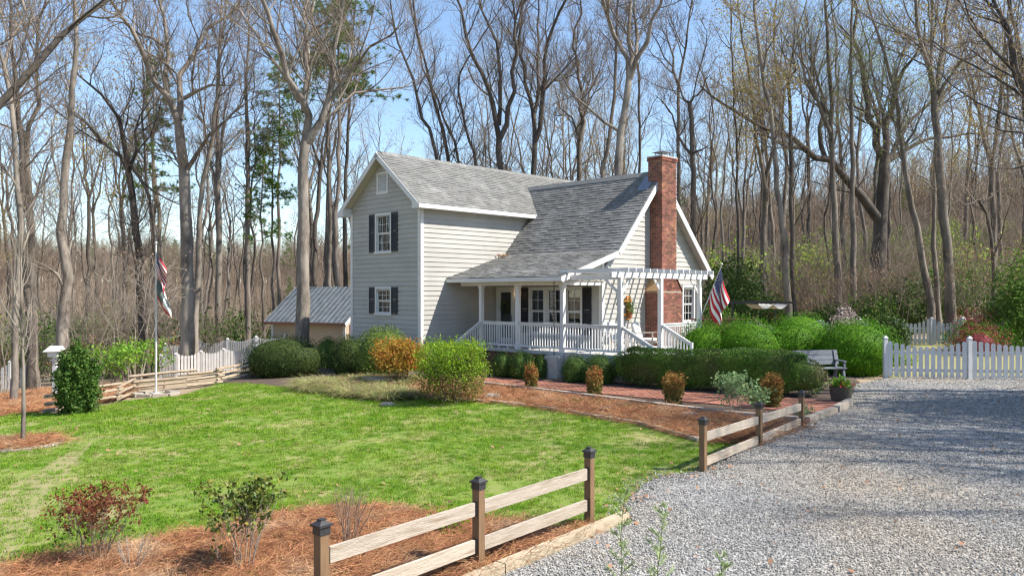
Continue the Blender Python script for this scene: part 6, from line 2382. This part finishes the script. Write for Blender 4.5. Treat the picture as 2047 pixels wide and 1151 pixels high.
hero('tall dark trunk in front of the oak limb', 43, [(1678, 655), (1672, 520), (1668, 420), (1663, 310), (1660, 220), (1656, 91), (1648, 0)], 16, [([(1662, 270), (1645, 225), (1620, 160), (1595, 110), (1560, 60)], -1.5, 9), ([(1660, 230), (1630, 190), (1608, 130), (1590, 40)], 1, 8)], seed=44, leafm='spring_leaf', leafn=2400)
hero('straight gray trunk nearest the oak', 42, [(1706, 655), (1705, 520), (1705, 420), (1703, 219), (1700, 120), (1705, 0)], 14, seed=45, t0=.45, leafm='spring_leaf', leafn=2400)
hero('leaning trunk among three by the maroon shrub', 40, [(1868, 665), (1852, 560), (1838, 480), (1822, 400), (1808, 330), (1800, 260), (1790, 190), (1770, 110)], 16, [([(1800, 260), (1780, 205), (1745, 180)], 1, 7), ([(1806, 310), (1830, 250), (1850, 200)], -1, 7)], seed=46, leafm='spring_leaf', leafn=2400)
hero('stout upright trunk tallest by the maroon shrub', 39, [(1903, 665), (1897, 540), (1885, 420), (1876, 320), (1872, 250), (1868, 190)], 21, [
    ([(1868, 190), (1858, 140), (1845, 60), (1835, 0)], -1, 12), ([(1870, 195), (1880, 150), (1888, 90), (1893, 0)], 1, 12), ([(1873, 200), (1900, 150), (1935, 120), (1990, 95)], -2, 8), ([(1872, 215), (1925, 185), (1960, 180)], 1, 5), ([(1868, 175), (1862, 90), (1868, 0)], 1.5, 9)], seed=47, t0=.9, leafm='gold_leaf', leafn=3600, leafs=.11)
hero('straight second trunk between the leaning and stout ones', 43, [(1878, 660), (1868, 500), (1868, 400), (1872, 300), (1874, 200), (1880, 100)], 11, seed=48)
hero('thin crooked tree near the edge of the woods', 40, [(1985, 655), (1986, 560), (1984, 480), (1966, 405), (1955, 398)], 9, [([(1960, 400), (1935, 405), (1905, 408)], -1, 5), ([(1966, 405), (1990, 385), (2030, 372)], 1, 4)], 'dark_bark', seed=49)
# trees whose trunks stand just outside the picture
hero('mossy leaning limb reaching in high above the birdhouse', 22, [(-230, 800), (-200, 600), (-140, 400), (-70, 290)], 34, [([(-70, 290), (-30, 245), (0, 210), (50, 150), (105, 95), (150, 65), (178, 30), (215, 0)], 2, 20), ([(-75, 300), (-120, 200), (-140, 60), (-150, 0)], -1, 18)], 'dark_bark', seed=60, t0=.95)
hero('budding tree leaning in over the picket fence end', 21, [(2330, 800), (2290, 600), (2240, 420), (2190, 330)], 34, [([(2190, 330), (2120, 250), (2047, 172), (2015, 80), (1985, 0)], 1, 18), ([(2195, 340), (2110, 230), (2050, 180), (2010, 140), (1970, 110), (1930, 90)], 3, 10), ([(2190, 330), (2200, 200), (2190, 50), (2180, 0)], -2, 18), ([(2150, 290), (2080, 300), (2030, 270), (1975, 250)], 2, 8)], 'dark_bark', seed=61, t0=.9, leafm='gold_leaf', leafn=2600, leafs=.07)


# ------------------------------------------------------------------ archetypes for the woods
def wood_kind(seed, h, r, kind, dens=1.2, leafm='bud', leafn=500, leafs=.1):
    rng = np.random.default_rng(seed)
    tr = Tree(seed, size=1.05, dens=dens)
    tr.DEN = {1: 1.0, 2: 1.7, 3: 2.4}
    bend = rng.normal(0, .35, (5, 2))
    pts = [np.array([0, 0, -.4])] + [np.array([bend[i, 0] * (i + 1) / 3, bend[i, 1] * (i + 1) / 3, h * (i + 1) / 5]) for i in range(5)]
    if kind == 'straight':
        tr.limb(pts, r, .03, t0=.42)
    else:
        k = 2 if kind == 'fork' else 1
        tr.limb(pts[:k + 2], r, r * .7, t0=.7, dens=.4)
        f = pts[k + 1]
        for i in range(3):
            a = i * 2.1 + rng.uniform(-.4, .4)
            s = rng.uniform(.8, 1.5)
            q = [f, f + np.array([math.cos(a) * s * .7, math.sin(a) * s * .7, (h - f[2]) * .33]), f + np.array([math.cos(a) * s * 1.5, math.sin(a) * s * 1.5, (h - f[2]) * .68]), f + np.array([math.cos(a) * s * 2.2, math.sin(a) * s * 2.2, (h - f[2]) * rng.uniform(.85, 1.0)])]
            tr.limb(q, r * .55, .025, t0=.2)
    return tr.meshes('woods_tree', leafs, leafn, .35) + (leafm,)


KINDS = [(wood_kind(2001, 21, .17, 'straight'), 'bark'), (wood_kind(2002, 24, .21, 'fork'), 'dark_bark'), (wood_kind(2003, 19, .12, 'straight'), 'dark_bark'), (wood_kind(2004, 23, .24, 'low', 1.3, 'gold_leaf', 3000), 'bark'),
         (wood_kind(2005, 17, .10, 'straight', 1.1, 'gold_leaf', 3600), 'bark'), (wood_kind(2006, 22, .20, 'fork', 1.2, 'spring_leaf', 2600), 'bark'), (wood_kind(2007, 25, .22, 'straight', 1.2), 'bark'), (wood_kind(2008, 13, .07, 'straight', 1.1), 'brush_twig')]
for (tm, cm, lm, lmat), bk_ in KINDS:
    tm.materials.append(M[bk_])
    cm.materials.append(M['twig'])
    if lm:
        lm.materials.append(M[lmat])


def pine_kind(seed, h, r, z0, spread=2.4, n=46):
    rng = np.random.default_rng(seed)
    tr = Tree(seed)
    pts = [np.array([0, 0, -.4]), np.array([.1, .05, h * .3]), np.array([-.05, .1, h * .65]), np.array([.1, 0, h])]
    p = tr.limb(pts, r, .03, spawn=False)
    cl = []
    for i in range(n):
        u = z0 + (1 - z0) * (i + rng.uniform(0, 1)) / n
        x = u * (len(p) - 1)
        j = min(int(x), len(p) - 2)
        b = p[j] + (p[j + 1] - p[j]) * (x - j)
        a = rng.uniform(0, 6.283)
        ln = spread * (1.15 - .85 * ((u - z0) / (1 - z0))) * rng.uniform(.45, 1.1)
        d = np.array([math.cos(a), math.sin(a), rng.uniform(-.1, .35)])
        e = b + d * ln
        m = b + d * ln * .5 + np.array([0, 0, -.1])
        tr.limbs.append((np.array([b, m, e]), np.array([.035, .024, .01])))
        for c in range(int(5 + ln * 4)):
            w = rng.uniform(.3, 1.05)
            cl.append(b + (e - b) * w + rng.normal(0, .22, 3) * np.array([1, 1, .6]))
    cl = np.array(cl)
    k = 28
    P0 = np.repeat(cl, k, 0)
    d = rng.normal(size=(len(P0), 3))
    d[:, 2] += .35
    d = unit(d)
    s = unit(np.cross(d, rng.normal(size=d.shape))) * .016
    L = rng.uniform(.15, .30, (len(P0), 1))
    V = np.stack([P0 - s, P0 + s, P0 + d * L], 1).reshape(-1, 3)
    nm = arrays_mesh('pine_needles', V, [np.arange(len(V)).reshape(-1, 3)])
    nm.materials.append(M['pine'])
    Vt, Q = bulk_tubes(tr.limbs, 7)
    tm = arrays_mesh('pine_trunk', Vt, [Q])
    tm.materials.append(M['bark'])
    tm.polygons.foreach_set('use_smooth', [True] * len(tm.polygons))
    return tm, nm


PINES = [pine_kind(3001, 20, .19, .66, 2.6, 48), pine_kind(3002, 17, .15, .56, 2.2, 40), pine_kind(3003, 24, .22, .68, 3.0, 50)]


def pine(px, Y, k, label, sc=1.0, rz=0.0):
    b = on_ground(px, Y)
    t = thing('pine_tree', b, label, 'tree', 'pines among the bare trees', rz)
    t.scale = (sc, sc, sc)
    part('trunk', PINES[k][0], None, t, True)
    part('crown', PINES[k][1], None, t, True)


pine(306, 48, 1, 'dark pine with crown beside the many-limbed pale tree', 1.12, 0)
pine(526, 47, 1, 'slim pine with low foliage above the shed eave', .80, 1.0)
pine(548, 49, 0, 'second slim pine next to the shed ridge', .78, 2.0)
pine(679, 45, 0, 'tall green-topped pine above the wing gable', 1.15, 3.0)
pine(655, 52, 2, 'tall pine half hidden behind the big forked tree', 1.05, 4.0)
pine(745, 60, 1, 'small distant pine just over the gable peak', .82, 5.0)
pine(560, 62, 2, 'distant pine far behind the shed', 1.0, 2.5)


def tree_copy(k, loc, label, group, rz, sc):
    (tm, cm, lm, _), _b = KINDS[k]
    t = thing('woods_tree', loc, label, 'tree', group, rz)
    t.scale = (sc, sc, sc)
    part('trunk', tm, None, t, True)
    part('crown', cm, None, t, True)
    if lm:
        part('foliage', lm, None, t, True)


LOOK = ['gray straight bare tree', 'dark forked bare tree', 'thin dark bare tree', 'broad low-forking bare tree', 'thin gold-budded tree', 'green-budding forked tree', 'tall pale straight bare tree', 'spindly bare sapling']
MARKS = [(20, 'birdhouse edge'), (110, 'birdhouse'), (180, 'pyramidal evergreen'), (250, 'fresh green shrub'), (312, 'flagpole'), (380, 'many-limbed pale tree'), (450, 'weathered picket fence'), (540, 'shed eave'), (610, 'big forked tree'), (680, 'house gable edge'), (760, 'gable peak'), (850, 'wing roof'), (930, 'middle of the wing ridge'), (1000, 'vase-shaped tree'), (1068, 'ridge junction'), (1150, 'main roof'), (1235, 'main ridge end'), (1325, 'chimney'), (1395, 'pergola corner'), (1440, 'house flag'), (1512, 'canopy'), (1590, 'dome shrub'), (1645, 'bench'), (1704, 'large round yew'), (1770, 'oak trunk'), (1830, 'picket fence bay'), (1890, 'stout trunk'), (1938, 'picket gate post'), (1975, 'maroon shrub'), (2045, 'bright leafy tree')]
placed = []


def free(x, y, d):
    for a, b in placed:
        if (a - x) ** 2 + (b - y) ** 2 < d * d:
            return False
    placed.append((x, y))
    return True


def wood(n, pxr, Yr, label, group, kinds, dmin=2.2, ok=lambda x, y: True):
    k = tries = 0
    while k < n and tries < n * 30:
        tries += 1
        px = RNG.uniform(*pxr)
        Y = Yr[0] + (Yr[1] - Yr[0]) * RNG.uniform(0, 1) ** .8
        x = (px - CX) / F * Y
        a, b = AX.x * x + AX.y * Y, BX.x * x + BX.y * Y
        if (17 < a < 35 and 14 < b < 32) or not ok(x, Y) or not free(x, Y, dmin):
            continue
        kk = int(RNG.choice(kinds))
        scl = RNG.uniform(.8, 1.12)
        tree_copy(kk, (x, Y, G(x, Y)), '%s%s %s woods above the %s' % ('short ' if scl < .88 else 'lofty ' if scl > 1.03 else '', LOOK[kk], 'at the front of the' if Y < Yr[0] + 12 else 'deep in the', min(MARKS, key=lambda q: abs(q[0] - px))[1]), group, RNG.uniform(0, 6.28), scl)
        k += 1


shed_clear = lambda x, y: not (-14.5 < x < -6.5 and 40 < y < 49)
wood(32, (-90, 300), (40, 92), 'the woods behind the birdhouse', 'woodland trees behind the birdhouse', [0, 1, 2, 2, 4, 6, 7], ok=shed_clear)
wood(32, (300, 720), (46, 95), 'the woods behind the shed', 'woodland trees behind the shed', [0, 1, 2, 2, 5, 6, 7], ok=shed_clear)
wood(26, (720, 1420), (54, 100), 'the woods seen over the roof', 'woodland trees over the roof', [0, 1, 2, 3, 3, 4])
wood(48, (1400, 2130), (42, 95), 'the woods beyond the picket fence', 'woodland trees on the slope', [0, 1, 2, 2, 3, 4, 5, 6, 7, 7], dmin=1.9, ok=lambda x, y: y > 44 or x > 16)
# trees off to the sunny side whose crowns shade the drive
for i, (x, y, k, sc) in enumerate(((18.5, 12.2, 3, .72), (22.0, 13.2, 3, .80), (25.0, 18.2, 1, .8), (17.5, 18.6, 5, .66), (26.0, 12.5, 1, .85), (20.0, 9.4, 3, .75), (16.8, 12.9, 5, .7), (19.0, 14.2, 3, .74), (23.0, 11.2, 5, .8), (17.2, 15.4, 4, .8))):
    tree_copy(k, (x, y, G(x, y)), '%s standing beyond the gravel turnaround' % LOOK[k], 'trees shading the gravel', i * 1.3, sc)
for i, (x, y, k, sc) in enumerate(((19.3, 16.9, 0, .60), (21.6, 16.2, 1, .72), (24.2, 17.6, 0, .62), (27.0, 15.5, 2, .62))):
    t = thing('pine_tree', (x, y, G(x, y)), 'pine, %s from the drive in the group beyond the turnaround' % ('nearest', 'second', 'third', 'farthest')[i], 'tree', 'pines shading the gravel', i * 1.3)
    t.scale = (sc,) * 3
    part('trunk', PINES[k][0], None, t, True)
    part('crown', PINES[k][1], None, t, True)



def dense_kind(seed, h, r, n):
    rng = np.random.default_rng(seed)
    tr = Tree(seed, size=1.0, dens=.7, maxlev=2)
    tr.limb([(0, 0, -.3), (.1, 0, h * .4), (0, .1, h * .9)], .16, .03, t0=.4)
    p, nr = shell_points(n, rng, r, r, h * .33, .25, .75, 2.0, -.95)
    p[:, 2] += h * .68
    V, Q = leaves(p, .20, rng)
    lm = arrays_mesh('evergreen_crown', V, [Q])
    lm.materials.append(M['evergreen_fill'])
    V, Q = bulk_tubes(tr.limbs, 6)
    tm = arrays_mesh('evergreen_trunk', V, [Q])
    tm.materials.append(M['bark'])
    return tm, lm


DENSE = dense_kind(4001, 12, 2.6, 5200)
for i, (x, y, sc, lab) in enumerate(((18.9, 17.0, .92, 'first'), (21.8, 16.6, 1.0, 'second'), (24.8, 17.4, 1.05, 'third'), (27.4, 16.0, 1.05, 'fourth'), (22.8, 13.4, .9, 'fifth'), (27.0, 12.8, 1.0, 'sixth'), (20.4, 18.0, .95, 'seventh'), (23.4, 15.2, 1.0, 'eighth'))):
    t = thing('evergreen_tree', (x, y, G(x, y)), 'broadleaf evergreen, %s of those standing beyond the gravel turnaround' % lab, 'tree', 'evergreens shading the gravel', i * 1.1)
    t.scale = (sc,) * 3
    part('trunk', DENSE[0], None, t, True)
    part('crown', DENSE[1], None, t, True)

# ------------------------------------------------------------------ understorey
for i, (px, Y, h, w, lab) in enumerate(((268, 33, 5.4, 4.6, 'small spreading understorey tree with pale twigs behind the flagpole'), (180, 35, 4.5, 3.6, 'small twiggy understorey tree behind the evergreen'),
                                        (335, 41, 5.0, 4.0, 'small budding understorey tree by the picket fence'), (10, 30, 4.0, 3.0, 'small twiggy understorey tree farthest left'), (1690, 40.5, 3.6, 3.6, 'small tan-leaved understorey tree behind the picket fence'),
                                        (1790, 41, 4.2, 3.8, 'small understorey tree with beige leaves under the oak'), (1640, 43, 4.8, 3.4, 'small bare understorey tree behind the bright yews'), (1950, 38, 4.4, 3.4, 'small bare understorey tree behind the maroon shrub'))):
    loose_shrub('understorey_tree', on_ground(px, Y), h, w, lab, 'tree', 'bud' if px < 1400 else 'tan_leaf', .08, 260 if px < 1400 else 420, 6, 700 + i, twig='pale_twig' if px < 1400 else 'brush_twig', spread=.15, up=.15, thick=.9, dens=1.2)


def mound(px, Y, wpx, hpx, m, label, seed, n=4500, size=.13, cat='shrub', name='evergreen_shrub', **k):
    b = on_ground(px, Y)
    s = Y / F
    clipped_bush(name, b, wpx * s / 2, wpx * s / 2, hpx * s, m, label, cat, n=n, size=size, lump=.2, power=2.0, seed=seed, depth=.55, core=.5, flat=1.0, **k)


mound(1468, 43, 130, 175, 'evergreen_fill', 'dark green cedar mass behind the house flag', 801, 6500, .16)
mound(1440, 38, 90, 90, 'mid_green', 'green shrub just behind the deck railing', 802, 3500, .12)
mound(1545, 45, 110, 90, 'mid_green', 'green thicket shrub behind the shade canopy', 803, 3500, .15)
mound(1655, 42, 90, 75, 'evergreen_fill', 'dark evergreen shrub beside the distant picket fence', 804, 3500, .13)
mound(1735, 41, 110, 95, 'mid_green', 'leafy green shrub below the oak trunk', 805, 3000, .15)
mound(1775, 36, 80, 70, 'evergreen_fill', 'dark shrub right behind the scalloped picket fence', 806, 3500, .12)
mound(1690, 38, 60, 80, 'blossom', 'pale blossoming shrub behind the large round yew', 807, 1600, .10)
mound(1960, 33, 130, 66, 'yew_bright', 'clipped bright green dome behind the picket gate post', 808, 4500, .07)
mound(1958, 32.2, 105, 60, 'maroon', 'maroon-leaved shrub in front of the green dome', 809, 2200, .075)
mound(1945, 34, 90, 92, 'maroon', 'feathery maroon maple above the green dome', 810, 1500, .08)
mound(2050, 34, 130, 190, 'mid_green', 'bright green leafy tree at the yard corner', 811, 6500, .13)
mound(2000, 36, 80, 100, 'evergreen_fill', 'dark evergreen shrub under the bright leafy tree', 812, 3500, .12)
mound(1800, 46, 150, 110, 'evergreen_fill', 'dark green thicket shrub deep under the oak', 813, 4000, .17)
mound(1900, 48, 160, 130, 'mid_green', 'pale green thicket shrub behind the stout trunks', 814, 4000, .17)
mound(470, 50, 110, 80, 'evergreen_fill', 'green thicket shrub beside the shed', 815, 3500, .17)
mound(545, 44, 70, 55, 'mid_green', 'green shrub at the shed wall foot', 816, 2500, .13)
mound(1350, 47, 60, 120, 'mid_green', 'green shrub hidden behind the chimney corner', 817, 2000, .15)
mound(1795, 29, 70, 30, 'spring_leaf', 'low yellowish shrub directly behind the picket fence', 818, 1800, .08)
mound(255, 47, 90, 95, 'evergreen_fill', 'dark green thicket shrub far behind the leafy shrubs', 819, 3000, .17)
mound(340, 52, 90, 90, 'mid_green', 'green thicket shrub far behind the flagpole', 820, 3000, .18)


def brush_mesh(seed, h, w, stems, green=False):
    rng = np.random.default_rng(seed)
    tr = Tree(seed, size=h * .30, dens=.75, up=.25)
    for i in range(stems):
        a = rng.uniform(0, 6.283)
        b = rng.normal(0, w * .22, 2)
        e = np.array([b[0] + math.cos(a) * w * .3, b[1] + math.sin(a) * w * .3, h * rng.uniform(.6, 1)])
        s = np.array([b[0], b[1], -.3])
        tr.limb([s, (s + e) / 2 + rng.normal(0, .12, 3), e], .022, .008, t0=.1, n=6)
    V, Q = bulk_tubes(tr.limbs + tr.twigs, 3)
    if green:
        tp = np.array(tr.tips)
        pp = tp[rng.integers(0, len(tp), 700)] + rng.normal(0, .2, (700, 3))
        return arrays_mesh('thicket', *(lambda a: (a[0], [a[1]]))(leaves(pp, .17, rng)))
    return arrays_mesh('thicket', V, [Q])


src = [(brush_mesh(901, 3.2, 2.6, 7), 'brush_twig'), (brush_mesh(902, 2.4, 2.8, 8), 'brush_twig'), (brush_mesh(903, 4.6, 3.0, 7), 'twig'), (brush_mesh(904, 4.0, 2.4, 6), 'pale_twig'),
       (brush_mesh(905, 2.2, 2.6, 7, True), 'evergreen_fill'), (brush_mesh(906, 2.0, 2.4, 7, True), 'tan_leaf'), (brush_mesh(907, 2.8, 2.6, 7, True), 'mid_green'), (brush_mesh(908, 3.4, 2.6, 7, True), 'spring_leaf')]
xs, ys, ix = [], [], []
for n, pxr, Yr, pr in ((290, (-120, 560), (40, 92), (.22, .17, .14, .12, .15, .04, .10, .06)), (120, (560, 1420), (56, 100), (.3, .3, .25, .1, .05, 0, 0, 0)), (560, (1400, 2160), (43, 100), (.30, .23, .18, .06, .06, .07, .05, .05))):
    px = RNG.uniform(*pxr, n)
    Y = Yr[0] + (Yr[1] - Yr[0]) * RNG.uniform(0, 1, n) ** .9
    x = (px - CX) / F * Y
    k = ~((x > -15) & (x < -6) & (Y > 40) & (Y < 50))
    xs.append(x[k])
    ys.append(Y[k])
    ix.append(RNG.choice(8, n, p=pr)[k])
x, y, ix = np.concatenate(xs), np.concatenate(ys), np.concatenate(ix)
scatter('undergrowth', np.column_stack([x, y, GA(x, y)]), euler_z(len(x), .05), RNG.uniform(.6, 1.2, len(x)), src, 'tangled brown undergrowth filling the woods', 'undergrowth', ix)


def far_tree(seed, h, dens):
    tr = Tree(seed, size=1.6, dens=dens, maxlev=2, thick=1.3)
    tr.limb([(0, 0, -.5), (.2, .1, h * .4), (-.1, .2, h * .75), (.1, 0, h)], .2, .04, t0=.3, n=7)
    V, Q = bulk_tubes(tr.limbs + tr.twigs, 3)
    return arrays_mesh('far_tree', V, [Q])


src = [(far_tree(951, 15, 2.2), 'brush_twig'), (far_tree(952, 17, 2.2), 'twig'), (far_tree(953, 13, 2.4), 'brush_twig'), (PINES[1][1], 'pine')]
n = 4600
Y = np.sqrt(RNG.uniform(98 ** 2, 300 ** 2, n))
x = RNG.uniform(-.74, .74, n) * Y
far_s = np.where(x < .05 * Y, .78, .8) * np.where((x < .05 * Y) & (Y < 170), .5, 1.0)
xb = RNG.uniform(-95, 70, 420)
yb = RNG.uniform(-70, 60, 420)
kb = ((np.abs(xb) > .74 * np.maximum(yb, 0) + 22) & (xb < 0)) | (yb < -22)
x, Y, far_s = np.append(x, xb[kb]), np.append(Y, yb[kb]), np.append(far_s, np.full(kb.sum(), 1.0))
n = len(x)
scatter('far_woods', np.column_stack([x, Y, GA(x, Y)]), euler_z(n, .03), RNG.uniform(.8, 1.25, n) * far_s, src, 'far leafless woods covering the hills', 'woods', RNG.choice(4, n, p=(.38, .3, .28, .04)))
